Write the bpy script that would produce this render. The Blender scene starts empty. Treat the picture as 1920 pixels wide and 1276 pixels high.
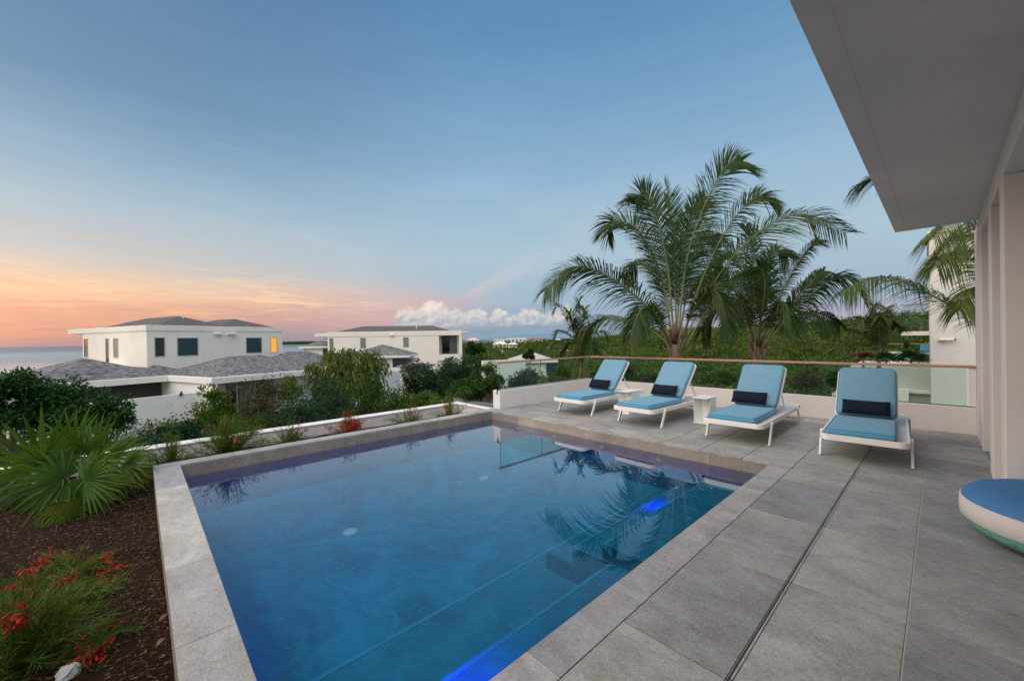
import bpy, math, random
import numpy as np
from mathutils import Vector, Matrix, noise as mnoise
C = bpy.context.scene.collection
rad = math.radians
random.seed(7); RNG = np.random.default_rng(7)
H = 1.6
# ------------------------------------------------------------------ camera
YAW, PITCH, ROLL, FPX = 0.8194, -0.0039, -0.0149, 751.2
_f = np.array([-math.sin(YAW)*math.cos(PITCH), math.cos(YAW)*math.cos(PITCH), math.sin(PITCH)])
_rt = np.array([math.cos(YAW), math.sin(YAW), 0.]); _up = np.cross(_rt, _f)
_R = _rt*math.cos(ROLL)+_up*math.sin(ROLL); _U = -_rt*math.sin(ROLL)+_up*math.cos(ROLL)
O0 = np.array([0, 0, H])
def ray(px, py): return _f+_R*(px-960)/FPX-_U*(py-638)/FPX
def cast(px, py, ax, c):
    d = ray(px, py); return O0+d*(c-O0[ax])/d[ax]
def PZ(px, py, z=0.): return cast(px, py, 2, z)
def PD(px, py, dist): return O0+ray(px, py)*dist
def hdir(px):
    r = ray(px, 636.5-.0149*(px-960)); r[2] = 0; return r/np.linalg.norm(r)
def facept(px, py, O, d):
    n = np.array([-d[1], d[0], 0]); r = ray(px, py); t = ((O-O0)@n)/(r@n); P = O0+r*t
    return float((P-O)@d), float(P[2])
cam = bpy.data.cameras.new('camera'); co = bpy.data.objects.new('camera', cam); C.objects.link(co)
cam.sensor_width = 36; cam.lens = FPX/1920*36; cam.clip_start = .05; cam.clip_end = 20000
co.matrix_world = Matrix(((_R[0], _U[0], -_f[0], 0), (_R[1], _U[1], -_f[1], 0), (_R[2], _U[2], -_f[2], H), (0, 0, 0, 1)))
bpy.context.scene.camera = co

# ------------------------------------------------------------------ node helpers
class NT:
    def __init__(s, tree): s.t = tree; s.n = tree.nodes; s.l = tree.links
    def new(s, typ, **kw):
        n = s.n.new(typ)
        for k, v in kw.items(): setattr(n, k, v)
        return n
    def put(s, sock, v):
        if hasattr(v, 'is_linked') or isinstance(v, bpy.types.NodeSocket): s.l.new(v, sock)
        elif v is not None:
            if isinstance(v, (tuple, list)) and len(v) == 3 and sock.type == 'RGBA': v = (*v, 1)
            sock.default_value = v
    def m(s, op, a, b=None, c=None, clamp=False):
        n = s.new('ShaderNodeMath', operation=op, use_clamp=clamp)
        for i, v in enumerate((a, b, c)):
            if v is not None: s.put(n.inputs[i], v)
        return n.outputs[0]
    def vm(s, op, a, b=None, out=0):
        n = s.new('ShaderNodeVectorMath', operation=op); s.put(n.inputs[0], a)
        if b is not None: s.put(n.inputs[1] if op != 'SCALE' else n.inputs[3], b)
        return n.outputs[out]
    def dot(s, a, b): return s.vm('DOT_PRODUCT', a, b, 1)
    def noise(s, vec, scale, detail=4, rough=.5, dist=0, out=0):
        n = s.new('ShaderNodeTexNoise'); s.put(n.inputs['Vector'], vec); n.inputs['Scale'].default_value = scale
        n.inputs['Detail'].default_value = detail; n.inputs['Roughness'].default_value = rough; n.inputs['Distortion'].default_value = dist
        return n.outputs[out]
    def rng(s, v, a, b, c=0., d=1., smooth=False):
        n = s.new('ShaderNodeMapRange'); n.interpolation_type = 'SMOOTHSTEP' if smooth else 'LINEAR'
        for i, q in enumerate((v, a, b, c, d)): s.put(n.inputs[i], q)
        return n.outputs[0]
    def mix(s, f, a, b, blend='MIX'):
        n = s.new('ShaderNodeMix', data_type='RGBA', blend_type=blend)
        s.put(n.inputs[0], f); s.put(n.inputs[6], a); s.put(n.inputs[7], b); return n.outputs[2]
    def ramp(s, f, stops, interp='LINEAR'):
        n = s.new('ShaderNodeValToRGB'); cr = n.color_ramp; cr.interpolation = interp
        while len(cr.elements) < len(stops): cr.elements.new(.5)
        for e, (p, c) in zip(cr.elements, stops): e.position = p; e.color = (*c, 1)
        s.put(n.inputs[0], f); return n.outputs[0]
    def mapping(s, vec, scale=(1, 1, 1), rot=(0, 0, 0)):
        n = s.new('ShaderNodeMapping'); s.put(n.inputs[0], vec); n.inputs['Scale'].default_value = scale; n.inputs['Rotation'].default_value = rot
        return n.outputs[0]
    def bump(s, h, strength=.3, dist=.01):
        n = s.new('ShaderNodeBump'); s.put(n.inputs['Height'], h); n.inputs['Strength'].default_value = strength; n.inputs['Distance'].default_value = dist
        return n.outputs[0]
def lin(r, g, b):
    f = lambda c: ((c/255+.055)/1.055)**2.4 if c > 10 else c/255/12.92
    return (f(r), f(g), f(b))
def material(name, fn, **kw):
    m = bpy.data.materials.new(name); m.use_nodes = True; t = NT(m.node_tree); t.n.clear()
    out = t.new('ShaderNodeOutputMaterial'); sh = fn(t); t.l.new(sh, out.inputs[0]); return m
def P(t, col, rough=.6, normal=None, spec=.4, metal=0., sheen=0, trans=0, **kw):
    n = t.new('ShaderNodeBsdfPrincipled'); t.put(n.inputs['Base Color'], col); t.put(n.inputs['Roughness'], rough)
    t.put(n.inputs['Specular IOR Level'], spec); t.put(n.inputs['Metallic'], metal)
    if sheen: n.inputs['Sheen Weight'].default_value = sheen
    if normal is not None: t.l.new(normal, n.inputs['Normal'])
    return n.outputs[0]
def geo(t): return t.new('ShaderNodeNewGeometry').outputs['Position']
def objc(t): return t.new('ShaderNodeTexCoord').outputs['Object']
def attr(t, name='v'): return t.new('ShaderNodeAttribute', attribute_name=name).outputs['Fac']

# ------------------------------------------------------------------ materials
def m_stone(name, base, var=.25, warm=0., usetile=True):
    def fn(t):
        p = geo(t); tv = attr(t) if usetile else None
        pv = t.vm('ADD', p, t.vm('SCALE', (7.3, 3.1, 5.7), t.m('MULTIPLY', tv, 9.)) ) if usetile else p
        n1 = t.noise(t.mapping(pv, (.85, 1.4, 1), (0, 0, .35)), 2.3, 10, .68, .5)
        n2 = t.noise(t.mapping(pv, (1, 1.35, 1)), 26, 9, .78, .3); n5 = t.noise(pv, 95, 4, .75, .2)
        n4 = t.noise(t.mapping(pv, (1, 1, 1)), 5, 5, .6, .2)
        n3 = t.noise(pv, 300, 2, .7)
        d = tuple(c*(1-var*1.0) for c in base); l = tuple(min(1, c*(1+var*.9)) for c in base)
        c = t.mix(t.rng(n1, .33, .67), d, l)
        c = t.mix(t.m('MULTIPLY', t.rng(n2, .53, .67), .62), c, tuple(q*.50 for q in base))
        c = t.mix(t.m('MULTIPLY', t.rng(n2, .48, .30), .38), c, tuple(min(1, q*1.7) for q in base))
        c = t.mix(t.m('MULTIPLY', t.rng(n4, .50, .66), .42), c, (base[0]*.78, base[1]*.76, base[2]*.62))
        c = t.mix(t.m('MULTIPLY', t.rng(n4, .46, .28), .25), c, (base[0]*1.05, base[1]*1.15, base[2]*1.32))
        c = t.mix(t.m('MULTIPLY', t.rng(n5, .53, .68), .62), c, tuple(q*.45 for q in base))
        c = t.mix(t.m('MULTIPLY', t.rng(n5, .47, .33), .5), c, tuple(min(1, q*1.75) for q in base))
        c = t.mix(t.m('MULTIPLY', t.rng(n3, .4, .75), .16), c, (.03, .03, .03))
        if usetile: c = t.mix(1., c, t.mix(tv, (.82, .83, .87), (1.18, 1.16, 1.10)), 'MULTIPLY')
        h = t.m('ADD', t.m('MULTIPLY', n2, 1.), t.m('MULTIPLY', n3, .4))
        return P(t, c, t.rng(n2, .3, .7, .42, .7), t.bump(h, .35, .004), .35)
    return material(name, fn)
M = {}
M['deck'] = m_stone('deck_stone', (.335, .325, .302), .32)
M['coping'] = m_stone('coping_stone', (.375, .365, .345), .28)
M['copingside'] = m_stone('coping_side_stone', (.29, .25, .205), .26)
def stucco(name, col, sc=120, st=.12, dirt=.06):
    def fn(t):
        p = geo(t); n = t.noise(p, sc, 4, .6); n2 = t.noise(p, .9, 5, .6)
        n3 = t.noise(t.mapping(p, (3, 3, .35)), 1.2, 5, .6)
        c = t.mix(t.rng(n2, .35, .7), col, tuple(q*(1-dirt) for q in col))
        c = t.mix(t.m('MULTIPLY', t.rng(n3, .56, .75), dirt*2.2), c, tuple(q*.7 for q in col))
        return P(t, c, .85, t.bump(n, st, .004), .2)
    return material(name, fn)
M['white'] = stucco('white_render', (.72, .70, .68))
M['wallw'] = stucco('warm_white_render', (.70, .655, .62))
M['soffit'] = stucco('soffit_render', (.72, .67, .61), 60, .08, .12)
M['far_white'] = stucco('villa_render', (.86, .80, .70), 30, .05, .08)
M['far_white2'] = stucco('villa_wall_render', (.84, .80, .745), 30, .05, .06)
def flat(name, col, rough=.5, spec=.4, metal=0., nscale=0, namt=.1, sheen=0, emit=None, es=1):
    def fn(t):
        c = col
        if nscale:
            c = t.mix(t.rng(t.noise(geo(t), nscale, 4, .6), .3, .7), tuple(q*(1-namt) for q in col), tuple(min(1, q*(1+namt)) for q in col))
        s = P(t, c, rough, None, spec, metal, sheen)
        if emit:
            s.node.inputs['Emission Color'].default_value = (*emit, 1); s.node.inputs['Emission Strength'].default_value = es
        return s
    return material(name, fn)
M['grout'] = flat('grout', (.035, .033, .03), .9)
M['groutl'] = flat('light_grout', (.42, .41, .39), .8)
M['slot'] = flat('drain_metal', (.03, .03, .03), .5, .3)
M['powder'] = flat('powder_coated_aluminium', (.76, .74, .70), .38, .45, nscale=3, namt=.03)
M['tray'] = flat('perforated_sheet', (.60, .60, .62), .5)
M['rail'] = material('hardwood_rail', lambda t: P(t, t.mix(t.noise(t.mapping(geo(t), (2, 2, 30)), 6, 5, .6, 1), (.30, .15, .10), (.50, .29, .21)), .45))
M['dark'] = flat('dark_metal', (.02, .02, .022), .4)
def fabric(name, col, sc=700, namt=.12, sh=.25):
    def fn(t):
        p = objc(t); w = t.noise(t.mapping(p, (1, 4, 1)), sc, 2, .5); w2 = t.noise(p, 5, 4, .5)
        c = t.mix(t.rng(w, .3, .7), tuple(q*(1-namt) for q in col), tuple(min(1, q*(1+namt)) for q in col))
        c = t.mix(t.m('MULTIPLY', t.rng(w2, .4, .7), .18), c, tuple(q*.75 for q in col))
        wr = t.noise(t.mapping(p, (2, 7, 2)), 3, 3, .5, .5)
        return P(t, c, .85, t.bump(t.m('ADD', t.m('MULTIPLY', wr, 4.), t.m('MULTIPLY', w, .15)), .25, .012), .2, 0, sh)
    return material(name, fn)
M['cushion'] = fabric('blue_sling_fabric', (.085, .29, .42))
M['backc'] = fabric('blue_back_fabric', (.14, .285, .385))
M['navy'] = fabric('navy_fabric', (.006, .009, .022), 500, .2, 0)
def weave(name, c1, c2, sc):
    def fn(t):
        p = objc(t)
        w = t.new('ShaderNodeTexWave', wave_type='BANDS', bands_direction='DIAGONAL'); t.put(w.inputs[0], p); w.inputs['Scale'].default_value = sc; w.inputs['Distortion'].default_value = 1; w.inputs['Detail Scale'].default_value = 8
        w2 = t.new('ShaderNodeTexWave', wave_type='BANDS', bands_direction='X'); t.put(w2.inputs[0], p); w2.inputs['Scale'].default_value = sc*1.6
        f = t.m('MULTIPLY', w.outputs['Fac'], t.m('ADD', t.m('MULTIPLY', w2.outputs['Fac'], .6), .4))
        return P(t, t.mix(f, c1, c2), .8, t.bump(f, .5, .004), .25)
    return material(name, fn)
M['pouftop'] = weave('blue_woven_fabric', (.035, .14, .34), (.13, .31, .55), 38)
M['poufband'] = weave('cream_webbing', (.62, .59, .54), (.70, .67, .62), 90)
M['poufbase'] = weave('green_woven_fabric', (.10, .30, .25), (.24, .50, .42), 45)
def pooltile(t):
    p = geo(t)
    n1 = t.noise(p, 1.1, 6, .6, 1.8); n2 = t.noise(t.mapping(p, (1, 1.5, 1)), 3.2, 8, .68, 2.2); n3 = t.noise(p, 60, 3, .6)
    c = t.mix(t.rng(n1, .35, .65), (.001, .115, .215), (.002, .205, .36))
    c = t.mix(t.m('MULTIPLY', t.rng(n2, .50, .72), .42), c, (.012, .36, .45))
    c = t.mix(t.m('MULTIPLY', t.rng(n3, .45, .7), .2), c, (.004, .11, .18))
    return P(t, c, .6, None, .2)
M['pool'] = material('pool_plaster', pooltile)
def poolstep(t):
    p = geo(t); n1 = t.noise(p, 1.6, 6, .6, 1.2); n2 = t.noise(p, 5, 7, .65, 1.5); n3 = t.noise(p, 60, 3, .6)
    c = t.mix(t.rng(n1, .35, .65), (.003, .125, .215), (.004, .20, .305)); c = t.mix(t.m('MULTIPLY', t.rng(n2, .52, .72), .35), c, (.012, .38, .46)); c = t.mix(t.m('MULTIPLY', t.rng(n3, .45, .7), .2), c, (.004, .11, .18))
    return P(t, c, .6, None, .2)
M['poolstep'] = material('step_plaster', poolstep)
M['poolband'] = material('pool_waterline_tile', lambda t: P(t, t.mix(t.noise(geo(t), 3, 3, .5), (.008, .022, .24), (.012, .036, .34)), .4))
M['poolnose'] = material('step_nosing_tile', lambda t: P(t, t.mix(t.noise(geo(t), 9, 3, .5), (.005, .20, .32), (.006, .26, .38)), .5))
def water(t):
    fr = t.new('ShaderNodeFresnel'); fr.inputs['IOR'].default_value = 1.333
    g = t.new('ShaderNodeBsdfGlossy'); g.inputs['Roughness'].default_value = .0; g.inputs['Color'].default_value = (1, 1, 1, 1)
    tr = t.new('ShaderNodeBsdfTransparent'); tr.inputs['Color'].default_value = (.86, .95, .99, 1)
    nb = t.bump(t.noise(t.mapping(geo(t), (1, 1, 1)), 1.3, 3, .45), .008, .05); t.l.new(nb, g.inputs['Normal']); t.l.new(nb, fr.inputs['Normal'])
    mx = t.new('ShaderNodeMixShader'); t.put(mx.inputs[0], t.m('ADD', t.m('MULTIPLY', fr.outputs[0], 2.0), .0, clamp=True)); t.l.new(tr.outputs[0], mx.inputs[1]); t.l.new(g.outputs[0], mx.inputs[2])
    return mx.outputs[0]
M['water'] = material('pool_water', water)
def glass(col):
    def fn(t):
        fr = t.new('ShaderNodeFresnel'); fr.inputs['IOR'].default_value = 1.45
        g = t.new('ShaderNodeBsdfGlossy'); g.inputs['Roughness'].default_value = 0
        tr = t.new('ShaderNodeBsdfTransparent'); tr.inputs['Color'].default_value = (*col, 1)
        bf = t.new('ShaderNodeNewGeometry').outputs['Backfacing']; mx = t.new('ShaderNodeMixShader'); t.put(mx.inputs[0], t.m('MULTIPLY', fr.outputs[0], t.m('SUBTRACT', 1., bf))); t.l.new(tr.outputs[0], mx.inputs[1]); t.l.new(g.outputs[0], mx.inputs[2])
        return mx.outputs[0]
    return fn
M['frost'] = flat('drain_plastic', (.24, .42, .46), .5)
M['jet'] = flat('jet_plastic', (.30, .42, .62), .4)
M['bluelens'] = flat('blue_lens', (.1, .2, .8), .3, emit=(.02, .08, 1.), es=4)
M['glass'] = material('railing_glass', glass((.84, .94, .91)))
M['gedge'] = flat('glass_edge', (.02, .10, .09), .2)
M['window'] = flat('window_glass', (.012, .014, .014), .08, .6)
M['wteal'] = flat('teal_blind_glass', (.016, .047, .06), .25, .5)
M['wgrey'] = flat('curtain_glass', (.20, .215, .20), .3, .5, nscale=4, namt=.3)
M['lit'] = flat('lit_window', (.5, .25, .05), .5, emit=(1., .38, .03), es=.85)
M['fasciashade'] = flat('recess_shade_colour', (.05, .048, .045), .8)  # dark colour standing in for the shade under the fascia
M['frame'] = flat('bronze_frame', (.10, .09, .075), .4)
def roofm(t):
    p = geo(t); s = t.new('ShaderNodeSeparateXYZ'); t.l.new(p, s.inputs[0])
    u = t.m('ADD', t.m('MULTIPLY', s.outputs[0], .8), t.m('MULTIPLY', s.outputs[1], 1.))
    cv = t.new('ShaderNodeCombineXYZ'); t.put(cv.inputs[0], u); t.put(cv.inputs[1], t.m('MULTIPLY', s.outputs[2], 2.4))
    br = t.new('ShaderNodeTexBrick'); t.l.new(cv.outputs[0], br.inputs[0]); br.inputs['Scale'].default_value = 5.5
    br.inputs['Color1'].default_value = (.06, .06, .062, 1); br.inputs['Color2'].default_value = (.33, .33, .34, 1); br.inputs['Mortar'].default_value = (.055, .052, .052, 1)
    br.inputs['Mortar Size'].default_value = .02; br.inputs['Bias'].default_value = -.1; br.inputs['Brick Width'].default_value = .9; br.inputs['Row Height'].default_value = .4
    n = t.noise(t.mapping(p, (1, 1, 2.5)), 2.2, 7, .7, .5); n2 = t.noise(cv.outputs[0], 22, 4, .7)
    c = t.mix(t.m('MULTIPLY', t.rng(n, .4, .75), .55), br.outputs[0], (.13, .122, .128)); c = t.mix(t.m('MULTIPLY', t.rng(n2, .52, .75), .5), c, (.36, .345, .355))
    return P(t, c, .9, None, .15)
M['roof'] = material('slate_shingle', roofm)
def leafm(name, c1, c2, c3=None, rough=.5, tr=.25, sc=.6):
    def fn(t):
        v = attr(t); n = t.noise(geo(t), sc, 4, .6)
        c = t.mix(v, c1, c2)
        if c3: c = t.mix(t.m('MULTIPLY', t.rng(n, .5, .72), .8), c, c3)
        s = P(t, c, max(rough, .5), None, .18)
        tl = t.new('ShaderNodeBsdfTranslucent'); t.put(tl.inputs[0], c)
        mx = t.new('ShaderNodeMixShader'); mx.inputs[0].default_value = tr; t.l.new(s, mx.inputs[1]); t.l.new(tl.outputs[0], mx.inputs[2])
        return mx.outputs[0]
    return material(name, fn)
M['coco'] = leafm('coconut_leaflet', (.020, .050, .015), (.072, .122, .026), (.11, .115, .025), .42, .3, 1.5)
M['coco2'] = leafm('coconut_leaflet_bright', (.035, .07, .012), (.12, .17, .03), (.17, .17, .03), .42, .35, 1.5)
M['cocoyel'] = leafm('coconut_leaflet_yellow', (.09, .09, .015), (.22, .17, .03), None, .45, .3)
M['cocobrown'] = leafm('dry_palm_leaflet', (.045, .03, .018), (.10, .07, .04), None, .6, .2)
M['rachis'] = flat('palm_midrib', (.16, .17, .05), .5, nscale=4, namt=.3)
M['rachisy'] = flat('palm_midrib_yellow', (.42, .30, .03), .5, nscale=4, namt=.3)
M['ptrunk'] = material('palm_trunk', lambda t: P(t, t.mix(t.noise(t.mapping(geo(t), (3, 3, 9)), 3, 6, .7, .4), (.10, .06, .04), (.36, .25, .18)), .9, t.bump(t.noise(t.mapping(geo(t), (1, 1, 4)), 12, 5, .7), .8, .05)))
M['bark'] = material('bark', lambda t: P(t, t.mix(t.noise(t.mapping(geo(t), (4, 4, 1)), 6, 6, .7), (.05, .035, .025), (.20, .16, .12)), .9))
M['fan'] = leafm('fan_palm_leaf', (.012, .048, .006), (.10, .19, .016), (.16, .21, .018), .35, .35, 2.6)
M['fandry'] = leafm('fan_palm_old_leaf', (.16, .12, .015), (.30, .18, .03), None, .5, .3)
M['needle'] = leafm('firecracker_stem', (.022, .075, .008), (.13, .20, .025), (.16, .17, .03), .6, .25, 4)
M['red'] = leafm('red_flower', (.32, .006, .012), (.75, .03, .035), None, .5, .2)
M['pinkred'] = leafm('coral_flower', (.55, .05, .05), (.85, .16, .14), None, .5, .2)
M['dgreen'] = leafm('dark_green_leaf', (.010, .036, .006), (.034, .10, .014), (.05, .12, .014), .4, .22, .9)
M['bgreen'] = leafm('blue_green_leaf', (.010, .032, .014), (.030, .080, .030), (.035, .07, .015), .5, .2, .9)
M['mgreen'] = leafm('mid_green_leaf', (.014, .042, .005), (.062, .125, .013), (.09, .13, .014), .45, .25, .9)
M['lgreen'] = leafm('light_green_leaf', (.035, .085, .008), (.12, .19, .018), (.16, .2, .02), .45, .3, .9)
M['droop'] = leafm('drooping_leaf', (.02, .06, .01), (.13, .19, .025), (.17, .13, .035), .5, .3, 1.1)
M['dry'] = leafm('dry_twiggy_leaf', (.045, .035, .022), (.12, .105, .05), (.05, .08, .02), .7, .15, .8)
M['scrub'] = leafm('hillside_scrub_leaf', (.016, .042, .006), (.165, .215, .026), (.11, .125, .035), .6, .3, .05)
def groundm(t):
    p = geo(t); n = t.noise(p, .15, 6, .6); n2 = t.noise(p, 2.5, 5, .7)
    c = t.mix(t.rng(n, .35, .65), (.018, .035, .008), (.05, .075, .014)); c = t.mix(t.rng(n2, .55, .75), c, (.09, .075, .045))
    return P(t, c, .95, None, .1)
M['ground'] = material('scrub_ground', groundm)
def mulch(t):
    p = geo(t); n = t.noise(t.mapping(p, (1, 2.5, 1), (0, 0, .7)), 45, 6, .75, .6); n2 = t.noise(t.mapping(p, (2.2, 1, 1), (0, 0, .2)), 90, 5, .8); n3 = t.noise(p, 1.6, 4, .6)
    c = t.mix(t.rng(n, .38, .68), (.012, .006, .004), (.095, .042, .022)); c = t.mix(t.m('MULTIPLY', t.rng(n2, .6, .75), .6), c, (.17, .10, .065))
    c = t.mix(t.rng(n3, .42, .62), c, t.mix(.55, c, (.012, .009, .008)))
    return P(t, c, .95, t.bump(t.m('ADD', n, n2), 1., .03), .15)
M['mulch'] = material('bark_mulch', mulch)
M['chip'] = leafm('bark_chip', (.03, .014, .008), (.20, .11, .065), None, .9, 0)
M['deadleaf'] = leafm('dead_leaf', (.25, .13, .06), (.42, .24, .12), None, .7, .1)
M['rock'] = material('limestone', lambda t: P(t, t.mix(t.noise(geo(t), 14, 6, .65), (.30, .30, .30), (.62, .62, .60)), .85, t.bump(t.noise(geo(t), 25, 5, .6), .7, .02)))
M['gravel'] = material('gravel', lambda t: P(t, t.mix(t.noise(geo(t), 30, 4, .8), (.20, .16, .13), (.55, .48, .42)), .9, t.bump(t.noise(geo(t), 30, 4, .7), 1, .05)))
M['concrete'] = stucco('concrete', (.30, .295, .29), 40, .1, .2)
def seam(t):
    p = geo(t); x = t.dot(p, (-.93, .37, 0)); nn = t.noise(t.mapping(p, (.004, .0012, 1), (0, 0, .3)), 1, 4, .6)
    d = t.m('ADD', x, t.m('MULTIPLY', t.m('SUBTRACT', nn, .5), 260.))
    c = t.ramp(t.rng(d, 120, 3200), [(0, (.40, .32, .24)), (.07, (.48, .40, .33)), (.11, (.30, .27, .26)), (.15, (.16, .20, .22)), (.24, (.14, .24, .27)), (.33, (.13, .25, .27)), (.42, (.07, .11, .16)), (.6, (.05, .07, .12)), (1, (.04, .06, .11))])
    h = t.noise(t.mapping(p, (.22, .6, 1), (0, 0, .4)), 1, 5, .65)
    return P(t, c, .32, t.bump(h, .6, 1.2), .45)
M['sea'] = material('sea_water', seam)

M['piping'] = flat('cushion_piping', (.06, .19, .27), .8)
M['frame2'] = flat('window_reveal', (.42, .37, .31), .7)
M['curtain'] = flat('curtain_behind_glass', (.16, .15, .14), .35, .5, nscale=6, namt=.35)
M['roofd'] = material('dark_slate_shingle', lambda t: P(t, t.mix(t.noise(t.mapping(geo(t), (1, 1, 6)), 3.5, 7, .75, .4), (.035, .032, .032), (.20, .185, .18)), .9, None, .1))
M['roofp'] = flat('pale_roof', (.42, .40, .42), .9, nscale=3, namt=.2)
M['villa2'] = stucco('cream_villa_render', (.86, .78, .68), 30, .05, .05)
M['farpink'] = stucco('pink_render', (.72, .50, .42), 5, .02, .1)
M['redroof'] = flat('terracotta_roof', (.38, .12, .07), .9, nscale=1, namt=.2)
M['orange'] = stucco('orange_render', (.80, .36, .10), 5, .02, .1)
M['nbwall'] = stucco('neighbour_render', (.74, .70, .65), 60, .08, .05)
M['nbshade'] = stucco('neighbour_shaded_render', (.52, .52, .48), 60, .08, .06)  # darker copy of the neighbour render, terrace wall shade put into its colour
M['bluef'] = flat('blue_cushion', (.10, .34, .62), .8)
M['redleaf'] = leafm('red_brown_leaf', (.10, .035, .015), (.28, .09, .04), None, .5, .25)
M['petiole'] = flat('fan_petiole', (.07, .12, .02), .5, nscale=9, namt=.3)
M['dfan'] = leafm('dark_fan_leaf', (.010, .035, .012), (.03, .08, .025), None, .4, .2)
M['youngtrunk'] = flat('yellow_palm_stem', (.28, .17, .05), .6, nscale=6, namt=.4)
M['palebark'] = flat('pale_bark', (.34, .27, .18), .8, nscale=9, namt=.2)

# ------------------------------------------------------------------ mesh building
class MB:
    def __init__(s): s.v = []; s.f = []; s.a = []
    def add(s, vs, fs, val=0.):
        o = len(s.v); s.v += [tuple(map(float, v)) for v in vs]; s.f += [tuple(i+o for i in f) for f in fs]; s.a += [val]*len(fs); return s
    def box(s, x0, x1, y0, y1, z0, z1, val=0.):
        return s.add([(x, y, z) for z in (z0, z1) for y in (y0, y1) for x in (x0, x1)],
                     [(0, 2, 3, 1), (4, 5, 7, 6), (0, 1, 5, 4), (2, 6, 7, 3), (0, 4, 6, 2), (1, 3, 7, 5)], val)
    def quad(s, a, b, c, d, val=0.): return s.add([a, b, c, d], [(0, 1, 2, 3)], val)
    def prism(s, pts, z0, z1, val=0.):     # pts ccw in xy
        n = len(pts); v = [(p[0], p[1], z0) for p in pts]+[(p[0], p[1], z1) for p in pts]
        return s.add(v, [tuple(range(n-1, -1, -1)), tuple(range(n, 2*n))]+[(i, (i+1) % n, n+(i+1) % n, n+i) for i in range(n)], val)
    def tube(s, pts, rr, n=6, val=0., cap=True):
        pts = [Vector(p) for p in pts]; k = len(pts); rr = list(rr) if hasattr(rr, '__len__') else [rr]*k; vs = []; up = Vector((0, 0, 1)); 
        for i, p in enumerate(pts):
            t = (pts[min(i+1, k-1)]-pts[max(i-1, 0)]).normalized(); a = t.cross(up)
            if a.length < .05: a = t.cross(Vector((1, 0, 0)))
            a.normalize(); b = t.cross(a)
            vs += [tuple(p+(a*math.cos(q)+b*math.sin(q))*rr[i]) for q in (2*math.pi*j/n for j in range(n))]
        fs = [(i*n+j, i*n+(j+1) % n, (i+1)*n+(j+1) % n, (i+1)*n+j) for i in range(k-1) for j in range(n)]
        if cap: fs += [tuple(range(n-1, -1, -1)), tuple(range((k-1)*n, k*n))]
        return s.add(vs, fs, val)
    def beam(s, p, q, w, h, up=(0, 0, 1), val=0.):
        p, q, up = Vector(p), Vector(q), Vector(up); t = (q-p).normalized(); a = t.cross(up).normalized(); b = a.cross(t)
        vs = [tuple(o+a*sx*w/2+b*sz*h/2) for o in (p, q) for sx, sz in ((-1, -1), (1, -1), (1, 1), (-1, 1))]
        return s.add(vs, [(3, 2, 1, 0), (4, 5, 6, 7), (0, 1, 5, 4), (1, 2, 6, 5), (2, 3, 7, 6), (3, 0, 4, 7)], val)
    def lathe(s, prof, n=48, c=(0, 0), val=0.):
        vs = [(c[0]+r*math.cos(2*math.pi*j/n), c[1]+r*math.sin(2*math.pi*j/n), z) for r, z in prof for j in range(n)]
        return s.add(vs, [(i*n+j, i*n+(j+1) % n, (i+1)*n+(j+1) % n, (i+1)*n+j) for i in range(len(prof)-1) for j in range(n)], val)
def link(name, verts, faces, mat, parent=None, vals=None, smooth=False, off=None):
    me = bpy.data.meshes.new(name)
    if off is not None: verts = [(v[0]-off[0], v[1]-off[1], v[2]-off[2]) for v in verts]
    me.from_pydata(verts, [], faces); me.materials.append(mat)
    if vals is not None:
        at = me.attributes.new('v', 'FLOAT', 'FACE'); at.data.foreach_set('value', np.array(vals, dtype=np.float32))
    if smooth: me.polygons.foreach_set('use_smooth', [True]*len(me.polygons))
    me.update(); o = bpy.data.objects.new(name, me); C.objects.link(o)
    if parent: o.parent = parent
    return o
def build(name, mb, mat, parent=None, smooth=False, bevel=0, local=False, seg=2, sub=0):
    off = None
    if parent is not None and not local:
        pr = parent; off = np.array(tuple(pr.location))
        while pr.parent is not None: pr = pr.parent; off = off+np.array(tuple(pr.location))
        if any(abs(a) > 1e-9 for a in pr.rotation_euler): raise Exception('world build under rotated')
    o = link(name, mb.v, mb.f, mat, parent, mb.a, smooth, off)
    if bevel:
        b = o.modifiers.new('b', 'BEVEL'); b.width = bevel; b.segments = seg; b.limit_method = 'ANGLE'; b.angle_limit = rad(35)
    if sub:
        b = o.modifiers.new('s', 'SUBSURF'); b.levels = sub; b.render_levels = sub
    return o
def tag(o, label=None, cat=None, group=None, kind=None):
    if label: o['label'] = label
    if cat: o['category'] = cat
    if group: o['group'] = group
    if kind: o['kind'] = kind
    return o
def thing(name, label, cat, loc=(0, 0, 0), group=None, rz=0):
    o = bpy.data.objects.new(name, None); C.objects.link(o); o.location = tuple(map(float, loc)); o.rotation_euler = (0, 0, rz)
    o.empty_display_size = .2
    return tag(o, label, cat, group)
def struct(name, mb, mat, **kw): return tag(build(name, mb, mat, **kw), kind='structure')
def copy_tree(o, parent=None):
    c = o.copy(); C.objects.link(c); c.parent = parent
    for ch in list(o.children): copy_tree(ch, c)
    return c
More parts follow.
